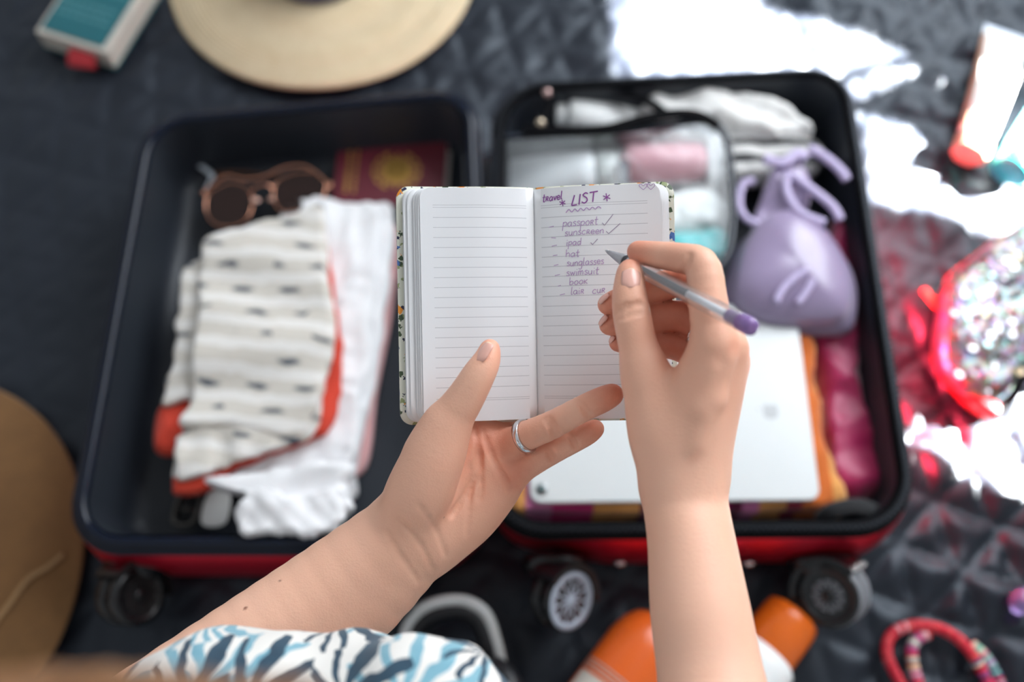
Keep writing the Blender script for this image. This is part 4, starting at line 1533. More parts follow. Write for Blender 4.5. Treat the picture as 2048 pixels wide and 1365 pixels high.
m = Nt('ruled_paper')
uvn = m.n('ShaderNodeUVMap').outputs[0]
sx = m.n('ShaderNodeSeparateXYZ')
m.t.links.new(uvn, sx.inputs[0])
v_ = m.math('MULTIPLY', sx.outputs[1], 0.1)
u_ = m.math('MULTIPLY', m.math('ABSOLUTE', sx.outputs[0]), 0.1)
STEP = 0.00603


def line_at(pos, half):
    return m.math('LESS_THAN', m.math('ABSOLUTE', m.math('SUBTRACT', v_, pos)), half)


k_ = m.math('FRACT', m.math('ADD', m.math('DIVIDE', m.math('SUBTRACT', v_, 0.0525), STEP), 0.5))
ruled = m.math('LESS_THAN', m.math('MULTIPLY', m.math('ABSOLUTE', m.math('SUBTRACT', k_, 0.5)), STEP), 0.00019)
inr = m.math('MULTIPLY', m.math('LESS_THAN', v_, 0.0535), m.math('GREATER_THAN', v_, -0.0535))
ruled = m.math('MULTIPLY', ruled, inr)
for ps in (0.0600, 0.0586, -0.0568, -0.0580):
    ruled = m.math('MAXIMUM', ruled, line_at(ps, 0.00016))
side_r = m.math('GREATER_THAN', sx.outputs[0], 0.0)
umax_ = m.math('ADD', 0.0630, m.math('MULTIPLY', side_r, 0.0065))
umin_ = m.math('ADD', 0.0012, m.math('MULTIPLY', side_r, 0.0030))
ruled = m.math('MULTIPLY', ruled, m.math('MULTIPLY', m.math('LESS_THAN', u_, umax_), m.math('GREATER_THAN', u_, umin_)))
pc_ = m.mix(m.noise(300, 2, 0.5, uvn), (0.80, 0.80, 0.815), (0.83, 0.83, 0.845))
m.pb(col=m.mix(ruled, pc_, (0.55, 0.55, 0.57)), rough=0.75, spec=0.25)
plain('plain_paper', (0.82, 0.82, 0.83), 0.8, var=0.02)

# floral print of the cover: sprigs of orange, blue and dark green on cream
m = Nt('floral_cover')
tc = m.coord()
col = (0.72, 0.70, 0.58)
prev = m.mix(m.noise(80, 2, 0.5, tc), (0.76, 0.75, 0.66), (0.68, 0.68, 0.55))
for i, (sc, c1, th) in enumerate(((190, (0.05, 0.08, 0.035), 0.36), (120, (0.78, 0.26, 0.03), 0.30), (125, (0.07, 0.17, 0.45), 0.27), (170, (0.30, 0.34, 0.16), 0.33), (210, (0.02, 0.02, 0.06), 0.26), (95, (0.85, 0.30, 0.03), 0.30))):
    mp = m.n('ShaderNodeMapping')
    mp.inputs['Location'].default_value = (i * 3.1, i * 1.7, i * 0.9)
    m.t.links.new(tc, mp.inputs['Vector'])
    dn = m.n('ShaderNodeTexNoise')
    dn.inputs['Scale'].default_value = 500
    m.t.links.new(mp.outputs[0], dn.inputs['Vector'])
    ad = m.n('ShaderNodeVectorMath', operation='MULTIPLY_ADD')
    m.t.links.new(dn.outputs['Color'], ad.inputs[0])
    ad.inputs[1].default_value = (0.004, 0.004, 0.004)
    m.t.links.new(mp.outputs[0], ad.inputs[2])
    vo = m.n('ShaderNodeTexVoronoi')
    vo.inputs['Scale'].default_value = sc
    m.t.links.new(ad.outputs[0], vo.inputs['Vector'])
    sep = m.n('ShaderNodeSeparateColor')
    m.t.links.new(vo.outputs['Color'], sep.inputs[0])
    on = m.math('MULTIPLY', m.math('LESS_THAN', vo.outputs['Distance'], th), m.math('GREATER_THAN', sep.outputs[0], 0.5))
    prev = m.mix(on, prev, c1)
m.pb(col=prev, rough=0.45)

note = thing('notebook', 'small open notebook with floral cover and handwritten travel list, held in the hand', 'notebook', NB_O - NB_N * 0.012)
CT = 0.0022
for s, um in ((-1, 0.0862), (1, 0.0872)):
    offs = lambda u: -0.0105 + 0.0035 * math.exp(-u / 0.02)
    V, F, _ = sheet(s, um, 0.0724, 0, rad=0.0075, offs=offs, nv=24)
    o = obj('cover', V, F, MATS['floral_cover'], note)
    sd = o.modifiers.new('board', 'SOLIDIFY')
    sd.thickness = CT
    sd.offset = 0
obj('spine', *tube([NB_O - NB_N * 0.0085 + NB_U * 0.0724, NB_O - NB_N * 0.0085, NB_O - NB_N * 0.0085 - NB_U * 0.0724], 0.0062, 12, flat=0.5), MATS['floral_cover'], note)
# leaves beneath the open pages, their edges fanned
fan = {-1: [(0.0822, -0.0078), (0.0815, -0.0062), (0.0790, -0.0050), (0.0752, -0.0036), (0.0736, -0.0024), (0.0722, -0.0012)],
       1: [(0.0835, -0.0078), (0.0832, -0.0064), (0.0822, -0.0050), (0.0812, -0.0038), (0.0800, -0.0026), (0.0786, -0.0013)]}
for s in (-1, 1):
    for um, of in fan[s]:
        V, F, _ = sheet(s, um, 0.0705, 0, rad=0.0068, offs=(lambda u, of=of: of * (1 - 0.85 * math.exp(-u / 0.012))), nv=18)
        o = obj('leaf_bundle', V, F, MATS['plain_paper'], note)
        sd = o.modifiers.new('leaves', 'SOLIDIFY')
        sd.thickness = 0.0009
        sd.offset = 0
pages = {}
for s, um, nm in ((-1, 0.0708, 'left_page'), (1, 0.0772, 'right_page')):
    V, F, UV = sheet(s, um, 0.0705, 0.0, rad=0.0068, nu=60, nv=60)
    pages[s] = obj(nm, V, F, MATS['ruled_paper'], note, uv=UV)

# ------------------------------------------------------------------ handwriting
GL = {
    'a': ([[(.72, .85), (.42, 1), (.1, .65), (.12, .2), (.38, 0), (.68, .35), (.74, .9), (.74, .15), (.86, 0)]], .95),
    'b': ([[(.12, 1.9), (.12, 0)], [(.12, .6), (.45, .95), (.75, .6), (.6, .1), (.12, .05)]], .9),
    'c': ([[(.7, .85), (.4, 1), (.1, .6), (.15, .15), (.45, 0), (.72, .15)]], .85),
    'd': ([[(.74, .8), (.42, 1), (.1, .55), (.3, 0), (.7, .3)], [(.8, 1.85), (.76, 0)]], .98),
    'e': ([[(.1, .5), (.68, .55), (.5, 1), (.18, .85), (.1, .35), (.38, 0), (.72, .18)]], .85),
    'g': ([[(.72, .85), (.42, 1), (.1, .65), (.15, .2), (.42, .05), (.7, .4), (.74, .95), (.70, -.6), (.4, -.95), (.12, -.7)]], .92),
    'h': ([[(.12, 1.9), (.1, 0)], [(.1, .55), (.42, 1), (.68, .75), (.70, 0)]], .88),
    'i': ([[(.2, .95), (.2, .1), (.32, 0)], [(.2, 1.35), (.23, 1.5)]], .45),
    'k': ([[(.12, 1.05), (.12, 0)], [(.68, 1.05), (.14, .5)], [(.2, .55), (.72, 0)]], .85),
    'l': ([[(.22, 1.9), (.14, .3), (.22, 0), (.38, .06)]], .48),
    'm': ([[(.08, .95), (.08, 0)], [(.08, .6), (.3, 1), (.46, .8), (.46, 0)], [(.46, .6), (.7, 1), (.88, .75), (.9, 0)]], 1.1),
    'n': ([[(.1, .95), (.1, 0)], [(.1, .6), (.42, 1), (.66, .75), (.68, 0)]], .85),
    'o': ([[(.4, 1), (.1, .6), (.2, .1), (.5, 0), (.74, .4), (.64, .9), (.4, 1)]], .88),
    'p': ([[(.14, 1), (.04, -.95)], [(.12, .7), (.48, 1), (.78, .65), (.55, .12), (.12, .18)]], .9),
    'r': ([[(.14, 1), (.12, 0)], [(.12, .98), (.5, 1.05), (.58, .78), (.42, .56), (.14, .5)], [(.3, .54), (.66, 0)]], .82),
    's': ([[(.62, .88), (.35, 1), (.15, .75), (.5, .45), (.58, .15), (.3, 0), (.08, .15)]], .72),
    't': ([[(.36, 1.75), (.28, .2), (.42, 0), (.58, .1)], [(.02, 1.05), (.66, 1.12)]], .7),
    'u': ([[(.1, .95), (.12, .25), (.34, 0), (.62, .3), (.66, .95), (.66, .1), (.78, 0)]], .88),
    'v': ([[(.08, .95), (.34, 0)], [(.34, 0), (.66, 1)]], .75),
    'w': ([[(.06, .95), (.24, 0)], [(.24, 0), (.46, .8)], [(.46, .8), (.66, 0)], [(.66, 0), (.9, 1)]], 1.0),
    'L': ([[(.3, 1), (.06, 0)], [(.06, 0), (.62, .02)]], .62), 'I': ([[(.26, 1), (.20, -.05)]], .42),
    'S': ([[(.62, .88), (.38, 1), (.14, .78), (.52, .48), (.58, .18), (.32, 0), (.04, .14)]], .78),
    'T': ([[(.02, .98), (.86, 1.02)], [(.44, 1), (.40, 0)]], .9), ' ': ([], .7),
}


def uv_of(px, py):
    """page coordinates of the right page under photograph pixel"""
    u = 0.03
    v = 0.0
    for _ in range(12):
        d = NB_D - float(page_w(np.array(u)))
        x = (px - 1071.5) * d / FPX
        v = (608 - py) * d / FPX
        u = (x + 0.019 * v) / 0.972
    return u, v


def ink(paths_px, half_px, mat, name, lift=0.00022):
    """ribbon strokes on the right page"""
    g = Geo()
    for path in paths_px:
        p = np.array(path, float)
        if len(p) > 2:
            p = spline(p, max(8, len(p) * 4))
        q = np.array([uv_of(*a) for a in p])
        tg = np.gradient(q, axis=0)
        tg /= np.linalg.norm(tg, axis=1)[:, None] + 1e-12
        nm = np.c_[-tg[:, 1], tg[:, 0]] * half_px * 0.6 / FPX
        L, R_ = q + nm, q - nm
        A = nb(1, L[:, 0], L[:, 1], lift)
        B = nb(1, R_[:, 0], R_[:, 1], lift)
        n = len(q)
        g.add(list(A) + list(B), [(i, n + i, n + i + 1, i + 1) for i in range(n - 1)])
    o = g.build(name, mat, pages[1], smooth=False)
    o.location = (0, 0, 0)
    return o


def word(text, x0, y0, x1, y1, xh, slant=0.06):
    tot = sum(GL[c][1] for c in text)
    sx = math.hypot(x1 - x0, y1 - y0) / tot
    dx, dy = (x1 - x0) / (tot * sx), (y1 - y0) / (tot * sx)
    out, pen = [], 0.0
    rr = random.Random(text)
    for ch in text:
        st, w = GL[ch]
        jy = rr.uniform(-0.06, 0.06)
        for s in st:
            pts = []
            for (a, b) in s:
                b = b + jy
                X_ = (pen + a) * sx + slant * b * xh
                pts.append((x0 + X_ * dx - 0 * dy, y0 + X_ * dy - b * xh))
            out.append(pts)
        pen += w
    return out


plain('purple_ink', (0.27, 0.07, 0.31), 0.5, var=0.2, vscale=900)
plain('purple_ink_thin', (0.46, 0.29, 0.52), 0.5, var=0.25, vscale=900)
plain('grey_ink', (0.34, 0.28, 0.38), 0.5, var=0.2, vscale=900)
ink(word('travel', 1084, 405, 1124, 400, 8.5), 1.0, MATS['purple_ink'], 'writing_travel')
ink(word('LIST', 1141, 413, 1194, 408, 20), 1.25, MATS['purple_ink'], 'writing_heading')
st_ = []
for (cx, cy, r) in ((1124, 408, 6.5), (1212, 399, 8)):
    for a in (90, 30, -30):
        t = math.radians(a + 8)
        st_.append([(cx - r * math.cos(t), cy + r * math.sin(t)), (cx + r * math.cos(t), cy - r * math.sin(t))])
ink(st_, 0.95, MATS['purple_ink'], 'writing_asterisks')
sq = []
for i in range(13):
    t = i / 12
    sq.append((1131 + 70 * t, 425 - 6 * t + (-3 if i % 2 else 3) * (1 - 0.3 * t)))
ink([sq], 0.9, MATS['purple_ink_thin'], 'writing_underline')
rows = [('passport', 1124, 456, 1195, 453, 9.0, (1097, 456, 1107, 454), [(1203, 450), (1208, 455), (1225, 433)]),
        ('sunscreen', 1128, 474, 1207, 471, 8.2, (1102, 477, 1111, 478), [(1211, 467), (1216, 472), (1239, 452)]),
        ('ipad', 1131, 494, 1162, 493, 7.8, (1103, 494, 1113, 492), [(1180, 489), (1184, 493), (1194, 482)]),
        ('hat', 1130, 517, 1158, 516, 8.0, (1105, 513, 1114, 512), None),
        ('sunglasses', 1132, 535, 1207, 532, 8.2, (1107, 533, 1116, 531), None),
        ('swimsuit', 1131, 554, 1197, 552, 8.2, (1109, 553, 1119, 551), None),
        ('book', 1137, 573, 1175, 571, 8.0, (1115, 574, 1121, 573), None),
        ('lair', 1140, 592, 1168, 591, 8.0, (1119, 592, 1129, 590), None),
        ('cur', 1183, 591, 1210, 590, 8.4, None, None)]
for (t, x0, y0, x1, y1, xh, dash, chk) in rows:
    w_ = word(t, x0, y0, x1, y1, xh)
    if dash:
        w_.append([(dash[0], dash[1]), (dash[2], dash[3])])
    ink(w_, 0.68, MATS['purple_ink_thin'], 'writing_' + t)
    if chk:
        ink([chk[:2], chk[1:]], 0.75, MATS['grey_ink'], 'writing_tick')
ht = []
for cx in (1285, 1300):
    ht.append([(cx, 386), (cx - 8, 378), (cx - 5, 374), (cx, 378), (cx + 5, 374), (cx + 8, 378), (cx, 386)])
ink(ht, 0.6, MATS['purple_ink_thin'], 'writing_hearts')

# ------------------------------------------------------------------ pen
m = Nt('clear_barrel')
t = m.t
tr_ = m.n('ShaderNodeBsdfTransparent')
gl = m.n('ShaderNodeBsdfGlossy')
gl.inputs['Roughness'].default_value = 0.1
df = m.n('ShaderNodeBsdfDiffuse')
df.inputs[0].default_value = (0.8, 0.82, 0.86, 1)
lw = m.n('ShaderNodeLayerWeight')
lw.inputs[0].default_value = 0.35
m1 = m.n('ShaderNodeMixShader')
m2 = m.n('ShaderNodeMixShader')
m1.inputs[0].default_value = 0.10
t.links.new(tr_.outputs[0], m1.inputs[1])
t.links.new(df.outputs[0], m1.inputs[2])
t.links.new(m.math('ADD', m.math('MULTIPLY', lw.outputs['Facing'], 0.7), 0.04), m2.inputs[0])
t.links.new(m1.outputs[0], m2.inputs[1])
t.links.new(gl.outputs[0], m2.inputs[2])
t.links.new(m2.outputs[0], t.nodes['Material Output'].inputs['Surface'])
plain('ink_dark', (0.06, 0.055, 0.065), 0.3)
plain('pen_white', (0.75, 0.77, 0.82), 0.3)
plain('pen_purple', (0.26, 0.15, 0.38), 0.2)
plain('pen_steel', (0.55, 0.55, 0.57), 0.25, metal=0.9)
p_tip, p_end = P(1211, 501, 0.588), P(1506, 656, 0.488)
pd = (p_end - p_tip) / np.linalg.norm(p_end - p_tip)
PL = np.linalg.norm(p_end - p_tip)
pen = thing('pen', 'clear plastic ballpoint pen with a purple end held over the page', 'pen', p_tip)
obj('steel_tip', *lathe([(0.0004, 0), (0.0008, 0.0012), (0.0012, 0.003)], p_tip, axis=pd, n=16), MATS['pen_steel'], pen)
obj('nose_cone', *lathe([(0.0011, 0.0026), (0.0020, 0.008), (0.0031, 0.015), (0.0037, 0.0195), (0.0040, 0.021)], p_tip, axis=pd, n=24), plain('nose_grey', (0.36, 0.36, 0.38), 0.25, metal=0.4), pen)
obj('nose_ring', *lathe([(0.0040, 0.021), (0.0036, 0.0215), (0.0036, 0.0255), (0.0042, 0.026)], p_tip, axis=pd, n=24), MATS['ink_dark'], pen)
obj('barrel', *lathe([(0.0043, 0.0245), (0.0046, 0.028), (0.0046, PL - 0.010), (0.0044, PL - 0.009)], p_tip, axis=pd, n=24), MATS['clear_barrel'], pen)
obj('ink_refill', *lathe([(0.0020, 0.022), (0.0021, PL * 0.60), (0.0020, PL * 0.605)], p_tip, axis=pd, n=14), MATS['ink_dark'], pen)
obj('empty_refill', *lathe([(0.0020, PL * 0.605), (0.0020, PL - 0.014)], p_tip, axis=pd, n=14), MATS['pen_white'], pen)
obj('end_plug', *lathe([(0.0036, PL - 0.018), (0.0038, PL - 0.0092), (0.0047, PL - 0.009), (0.0047, PL - 0.002), (0.0040, PL), (0.0018, PL + 0.0006)], p_tip, axis=pd, n=24), MATS['pen_purple'], pen)

# ------------------------------------------------------------------ the person: distance-field body, meshed with surface nets
class Field:
    def __init__(self, lo, hi, h):
        self.lo, self.h = np.asarray(lo, float), h
        self.n = np.ceil((np.asarray(hi) - self.lo) / h).astype(int) + 1
        self.ax = [self.lo[i] + h * np.arange(self.n[i]) for i in range(3)]

    def new(self):
        return np.full(self.n, 0.5, dtype=np.float32)

    def sub(self, a, b, pad):
        lo = np.minimum(a, b) - pad
        hi = np.maximum(a, b) + pad
        i0 = np.clip(np.floor((lo - self.lo) / self.h).astype(int), 0, self.n)
        i1 = np.clip(np.ceil((hi - self.lo) / self.h).astype(int) + 1, 0, self.n)
        return tuple(slice(int(p), int(q)) for p, q in zip(i0, i1))

    def cone(self, s, a, b, ra, rb):
        x = self.ax[0][s[0]][:, None, None] - a[0]
        y = self.ax[1][s[1]][None, :, None] - a[1]
        z = self.ax[2][s[2]][None, None, :] - a[2]
        ba = b - a
        t = np.clip((x * ba[0] + y * ba[1] + z * ba[2]) / max(ba.dot(ba), 1e-12), 0, 1)
        return np.sqrt((x - t * ba[0]) ** 2 + (y - t * ba[1]) ** 2 + (z - t * ba[2]) ** 2) - (ra + (rb - ra) * t)

    def put(self, F, a, b, ra, rb, k=0.006):
        a, b = np.asarray(a, float), np.asarray(b, float)
        s = self.sub(a, b, max(ra, rb) + k + 3 * self.h + 0.006)
        d = self.cone(s, a, b, ra, rb)
        f = F[s]
        h = np.clip(0.5 + 0.5 * (f - d) / k, 0, 1)
        F[s] = f + (d - f) * h - k * h * (1 - h)
        return s

    def carve(self, F, a, b, ra, rb, k=0.0015):
        a, b = np.asarray(a, float), np.asarray(b, float)
        s = self.sub(a, b, max(ra, rb) + k + 3 * self.h)
        d = -self.cone(s, a, b, ra, rb)
        f = F[s]
        h = np.clip(0.5 - 0.5 * (f - d) / k, 0, 1)
        F[s] = f + (d - f) * h + k * h * (1 - h)

    def at(self, F, p):
        q = (np.asarray(p) - self.lo) / self.h
        i = np.floor(q).astype(int)
        if (i < 0).any() or (i >= self.n - 1).any():
            return 0.5
        f = q - i
        v = 0.0
        for dx in (0, 1):
            for dy in (0, 1):
                for dz in (0, 1):
                    v += F[i[0] + dx, i[1] + dy, i[2] + dz] * (f[0] if dx else 1 - f[0]) * (f[1] if dy else 1 - f[1]) * (f[2] if dz else 1 - f[2])
        return v

    def hit(self, F, px, py, d0=0.40, d1=0.68):
        """first surface point on the sight line through a photograph pixel"""
        for d in np.arange(d0, d1, 0.0007):
            p = P(px, py, d)
            if self.at(F, p) < 0:
                return p
        return None

    def grad(self, F, p, e=0.0015):
        g = np.array([self.at(F, p + np.eye(3)[i] * e) - self.at(F, p - np.eye(3)[i] * e) for i in range(3)])
        return g / (np.linalg.norm(g) + 1e-12)

    def mesh(self, F):
        S = F < 0
        A, B, C = S.shape
        corners = [(i, j, k) for i in (0, 1) for j in (0, 1) for k in (0, 1)]
        cnt = np.zeros((A - 1, B - 1, C - 1), np.int8)
        for i, j, k in corners:
            cnt += S[i:A - 1 + i, j:B - 1 + j, k:C - 1 + k]
        act = (cnt > 0) & (cnt < 8)
        ci = np.argwhere(act)
        idx = np.full(act.shape, -1, np.int64)
        idx[act] = np.arange(len(ci))
        acc = np.zeros((len(ci), 3))
        num = np.zeros(len(ci))
        for a in corners:
            for ax in range(3):
                if a[ax]:
                    continue
                b = list(a)
                b[ax] = 1
                fa = F[ci[:, 0] + a[0], ci[:, 1] + a[1], ci[:, 2] + a[2]]
                fb = F[ci[:, 0] + b[0], ci[:, 1] + b[1], ci[:, 2] + b[2]]
                m_ = (fa < 0) != (fb < 0)
                t = np.where(m_, fa / np.where(m_, fa - fb, 1), 0)
                pt = np.tile(np.array(a, float), (len(ci), 1))
                pt[:, ax] += t
                acc[m_] += pt[m_]
                num[m_] += 1
        V = (ci + acc / num[:, None]) * self.h + self.lo
        faces = []
        for ax in range(3):
            o1, o2 = [q for q in range(3) if q != ax]
            sl0 = [slice(None)] * 3
            sl1 = [slice(None)] * 3
            sl0[ax] = slice(0, -1)
            sl1[ax] = slice(1, None)
            s0, s1 = S[tuple(sl0)], S[tuple(sl1)]
            e = np.argwhere(s0 != s1)
            e = e[(e[:, o1] > 0) & (e[:, o2] > 0) & (e[:, o1] < S.shape[o1] - 1) & (e[:, o2] < S.shape[o2] - 1)]
            inside0 = s0[e[:, 0], e[:, 1], e[:, 2]]

            def cell(d1, d2):
                q = e.copy()
                q[:, o1] -= d1
                q[:, o2] -= d2
                return idx[q[:, 0], q[:, 1], q[:, 2]]
            q = np.stack([cell(1, 1), cell(0, 1), cell(0, 0), cell(1, 0)], -1)
            flip = inside0 if ax != 1 else ~inside0
            q[~flip] = q[~flip][:, ::-1]
            faces.append(q)
        return V, np.concatenate(faces)


def J(px, py, d, rpx):
    return (P(px, py, d), rpx * d / FPX)


def smooth(joints, n):
    q = spline([np.array([*p, r]) for p, r in joints], n)
    return [(a[:3], a[3]) for a in q]


def chain(fd, F, joints, k):
    ss = []
    for (a, ra), (b, rb) in zip(joints[:-1], joints[1:]):
        ss.append(fd.put(F, a, b, ra, rb, k))
    return tuple(slice(min(s[i].start for s in ss), max(s[i].stop for s in ss)) for i in range(3))


def bounds(lists, pad=0.02):
    pts = np.array([p for L in lists for p, r in L])
    rs = max(r for L in lists for p, r in L)
    return pts.min(0) - rs - pad, pts.max(0) + rs + pad


def smin(a, b, k):
    h = np.clip(0.5 + 0.5 * (b - a) / k, 0, 1)
    return b + (a - b) * h - k * h * (1 - h)


def build_hand(palm, fingers, h, extra=(), k_palm=0.009, k_f=0.0015, k_join=0.007):
    lo, hi = bounds(palm + fingers)
    fd = Field(lo, hi, h)
    Fp = fd.new()
    for ch in palm:
        Fc = fd.new()
        s = chain(fd, Fc, smooth(ch, 4 * len(ch)), 0.0015)
        Fp[s] = smin(Fp[s], Fc[s], k_palm)
    T = Fp.copy()
    for ch in fingers:
        Ff = fd.new()
        s = chain(fd, Ff, smooth(ch, 3 * len(ch)), k_f)
        T[s] = np.minimum(T[s], smin(Fp[s], Ff[s], k_join))
    return fd, T


def crease(fd, T, path, depth, R=0.0024, k=0.0012):
    """shallow rounded fold pressed into the skin along a line of photograph pixels"""
    pts = spline([np.array([a, b, 0.0]) for a, b in path], max(6, len(path) * 4))
    hits = [fd.hit(T, q[0], q[1]) for q in pts]
    hits = [q for q in hits if q is not None]
    n = len(hits)
    nrm = [fd.grad(T, q, 0.0025) for q in hits]
    for i, (a, b) in enumerate(zip(hits[:-1], hits[1:])):
        if np.linalg.norm(a - b) < 0.012:
            f = math.sin(math.pi * (i + 0.5) / max(n - 1, 1)) ** 0.5
            off = R - depth * f
            fd.carve(T, a + nrm[i] * off, b + nrm[i + 1] * off, R, R, k)


HV = 0.0011

# ---- left hand: palm up, thumb on the page, first two fingers behind the cover
E_L = J(120, 1545, 0.555, 100)
left_palm = [
    [J(822, 1052, .606, 80), J(640, 1195, .600, 95), J(430, 1340, .582, 100), E_L],
    [J(850, 1086, .610, 62), J(690, 1222, .606, 92), J(470, 1370, .588, 104), E_L],
    [J(812, 1040, .600, 60), J(838, 985, .587, 66), J(868, 915, .580, 60), J(893, 852, .577, 47)],           # thenar
    [J(838, 1060, .606, 62), J(900, 980, .612, 52), J(950, 880, .616, 42), J(968, 822, .632, 32)],          # index ray
    [J(846, 1072, .608, 56), J(925, 985, .614, 50), J(985, 890, .617, 40), J(1006, 832, .632, 30)],
    [J(856, 1080, .610, 54), J(940, 1005, .614, 48), J(1010, 912, .614, 38), J(1020, 896, .614, 31)],
    [J(868, 1090, .610, 50), J(940, 1045, .610, 46), J(1000, 982, .610, 38), J(1026, 940, .608, 30)],        # pinky ray
]
left_fingers = [
    [J(868, 905, .582, 56), J(893, 852, .577, 45), J(930, 797, .572, 37), J(956, 752, .5695, 32), J(973, 722, .5705, 26), J(980, 697, .573, 19)],   # thumb
    [J(966, 826, .632, 31), J(972, 770, .648, 28), J(985, 700, .652, 25), J(990, 660, .650, 21)],             # index, behind the cover
    [J(1006, 836, .632, 30), J(1030, 770, .650, 28), J(1050, 690, .654, 25), J(1058, 645, .652, 21)],         # middle, behind the cover
    [J(1016, 893, .612, 30), J(1048, 874, .600, 29), J(1102, 851, .588, 27.5), J(1168, 816, .579, 25.5), J(1205, 799, .5765, 24.5), J(1226, 789, .577, 21)],   # ring
    [J(1030, 950, .608, 25), J(1062, 929, .605, 24), J(1101, 906, .601, 23.5), J(1147, 882, .597, 22.5), J(1176, 866, .595, 21.5), J(1191, 857, .595, 17)],    # little
]
fdL, TL_ = build_hand(left_palm, left_fingers, HV, k_join=0.0045)
for path, r in (([(950, 850), (957, 905), (948, 960), (918, 1010), (900, 1032)], 0.0012),        # life line
                ([(966, 862), (985, 915), (1010, 960), (1017, 985)], 0.0011),
                ([(958, 905), (962, 960), (958, 1000)], 0.0006),
                ([(940, 930), (938, 1000), (934, 1070)], 0.0004),
                ([(838, 1010), (872, 1060), (892, 1112)], 0.00025),                                # wrist creases
                ([(800, 1040), (838, 1085), (866, 1140)], 0.0002),
                ([(775, 1065), (800, 1110), (838, 1165)], 0.0001),
                ([(1090, 838), (1102, 856), (1112, 876)], 0.0014), ([(1098, 834), (1110, 852), (1119, 870)], 0.0009),
                ([(1158, 800), (1168, 816), (1180, 836)], 0.0013), ([(1092, 890), (1099, 906), (1107, 922)], 0.0012),
                ([(1138, 868), (1146, 882), (1153, 896)], 0.0011),
                ):
    crease(fdL, TL_, path, r, 0.0017 if path[0][0] > 1080 else 0.0024)

# ---- right hand: writing grip
E_R = J(1515, 1900, 0.445, 155)
right_palm = [
    [J(1350, 985, .546, 66), J(1370, 1080, .536, 74), J(1392, 1220, .524, 90), J(1415, 1370, .510, 96), J(1455, 1600, .48, 130), E_R],
    [J(1396, 985, .552, 54), J(1398, 1080, .542, 70), J(1412, 1220, .530, 84), J(1432, 1370, .514, 96), J(1470, 1600, .485, 122), E_R],
    [J(1340, 960, .545, 56), J(1318, 870, .545, 60), J(1300, 790, .546, 50), J(1288, 735, .548, 42)],        # thumb ray
    [J(1366, 955, .545, 62), J(1376, 850, .541, 62), J(1400, 760, .535, 52), J(1426, 692, .528, 42)],        # index ray
    [J(1385, 955, .548, 58), J(1408, 850, .546, 56), J(1436, 760, .541, 46), J(1456, 698, .536, 36)],
    [J(1398, 950, .553, 50), J(1418, 860, .552, 46), J(1440, 780, .547, 40), J(1456, 724, .544, 34)],
    [J(1402, 950, .558, 44), J(1416, 870, .562, 40), J(1434, 800, .562, 36), J(1446, 752, .560, 32)],
]
right_fingers = [
    [J(1294, 760, .547, 44), J(1276, 690, .549, 38), J(1263, 625, .552, 36.5), J(1259, 585, .555, 32), J(1260, 552, .559, 27), J(1261, 541, .561, 22)],          # thumb
    [J(1428, 680, .529, 42), J(1415, 600, .530, 38), J(1404, 532, .535, 34), J(1360, 516, .545, 29), J(1318, 510, .555, 26), J(1285, 505, .562, 22), J(1274, 503, .564, 19)],   # index
    [J(1454, 690, .537, 36), J(1420, 620, .549, 34), J(1372, 566, .560, 30), J(1305, 578, .570, 28), J(1250, 598, .573, 26), J(1216, 609, .5735, 21)],     # middle
    [J(1456, 724, .546, 36), J(1424, 672, .562, 34), J(1368, 634, .569, 31), J(1300, 637, .573, 29), J(1250, 646, .5755, 25), J(1218, 650, .576, 20)],     # ring
    [J(1446, 752, .561, 34), J(1410, 722, .569, 31), J(1360, 694, .574, 28), J(1300, 686, .577, 25), J(1258, 686, .579, 21), J(1234, 686, .579, 16)],     # little
]
fdR, TR_ = build_hand(right_palm, right_fingers, HV, k_join=0.006)
for path, r in (([(1232, 628), (1256, 620), (1284, 612)], 0.0008), ([(1234, 618), (1258, 610), (1280, 606)], 0.0006), ([(1236, 640), (1258, 632), (1280, 626)], 0.0005),
                ([(1362, 548), (1374, 530), (1380, 510)], 0.0009)):
    crease(fdR, TR_, path, r)
# tendons showing on the back of the hand
for path, r in (([(1385, 900), (1405, 820), (1428, 740)], 0.0022), ([(1400, 890), (1432, 800), (1458, 720)], 0.0020)):
    pts = [fdR.hit(TR_, a, b) for a, b in path]
    for a, b in zip(pts[:-1], pts[1:]):
        if a is not None and b is not None:
            w0, w1 = (0.2, 1.0) if a is pts[0] else (1.0, 0.5)
            fdR.put(TR_, a + AX_F * 0.0014, b + AX_F * 0.0014, r * w0, r * w1, 0.008)

VL, FLs = fdL.mesh(TL_)
VR, FRs = fdR.mesh(TR_)

# ---- upper arms, shoulders, trunk, neck and head (all but hidden)
el, er_ = E_L[0], E_R[0]
shl, shr = np.array([-0.235, -0.50, 0.665]), np.array([0.105, -0.53, 0.675])
ch = np.array([-0.075, -0.47, 0.56])
fdB = Field((-0.45, -0.78, 0.18), (0.30, -0.22, 0.98), 0.005)
TB = fdB.new()
for a, b, ra, rb in ((el, shl, 0.034, 0.046), (er_, shr, 0.034, 0.046), (shl, shr, 0.048, 0.048),
                     (ch + [-.07, 0, .03], ch + [-.05, 0.0, -.28], 0.085, 0.085), (ch + [.07, 0, .03], ch + [.05, 0, -.28], 0.085, 0.085),
                     (ch + [0, -.02, .08], ch + [0.0, -.03, .20], 0.055, 0.050),
                     (np.array([-.085, -.555, .80]), np.array([-.09, -.535, .85]), 0.072, 0.078), (np.array([-.085, -.52, .775]), np.array([-.085, -.505, .765]), 0.045, 0.035)):
    fdB.put(TB, a, b, ra, rb, 0.03)
VB, FB = fdB.mesh(TB)

V = np.concatenate([VL, VR, VB])
F = np.concatenate([FLs, FRs + len(VL), FB + len(VL) + len(VR)])

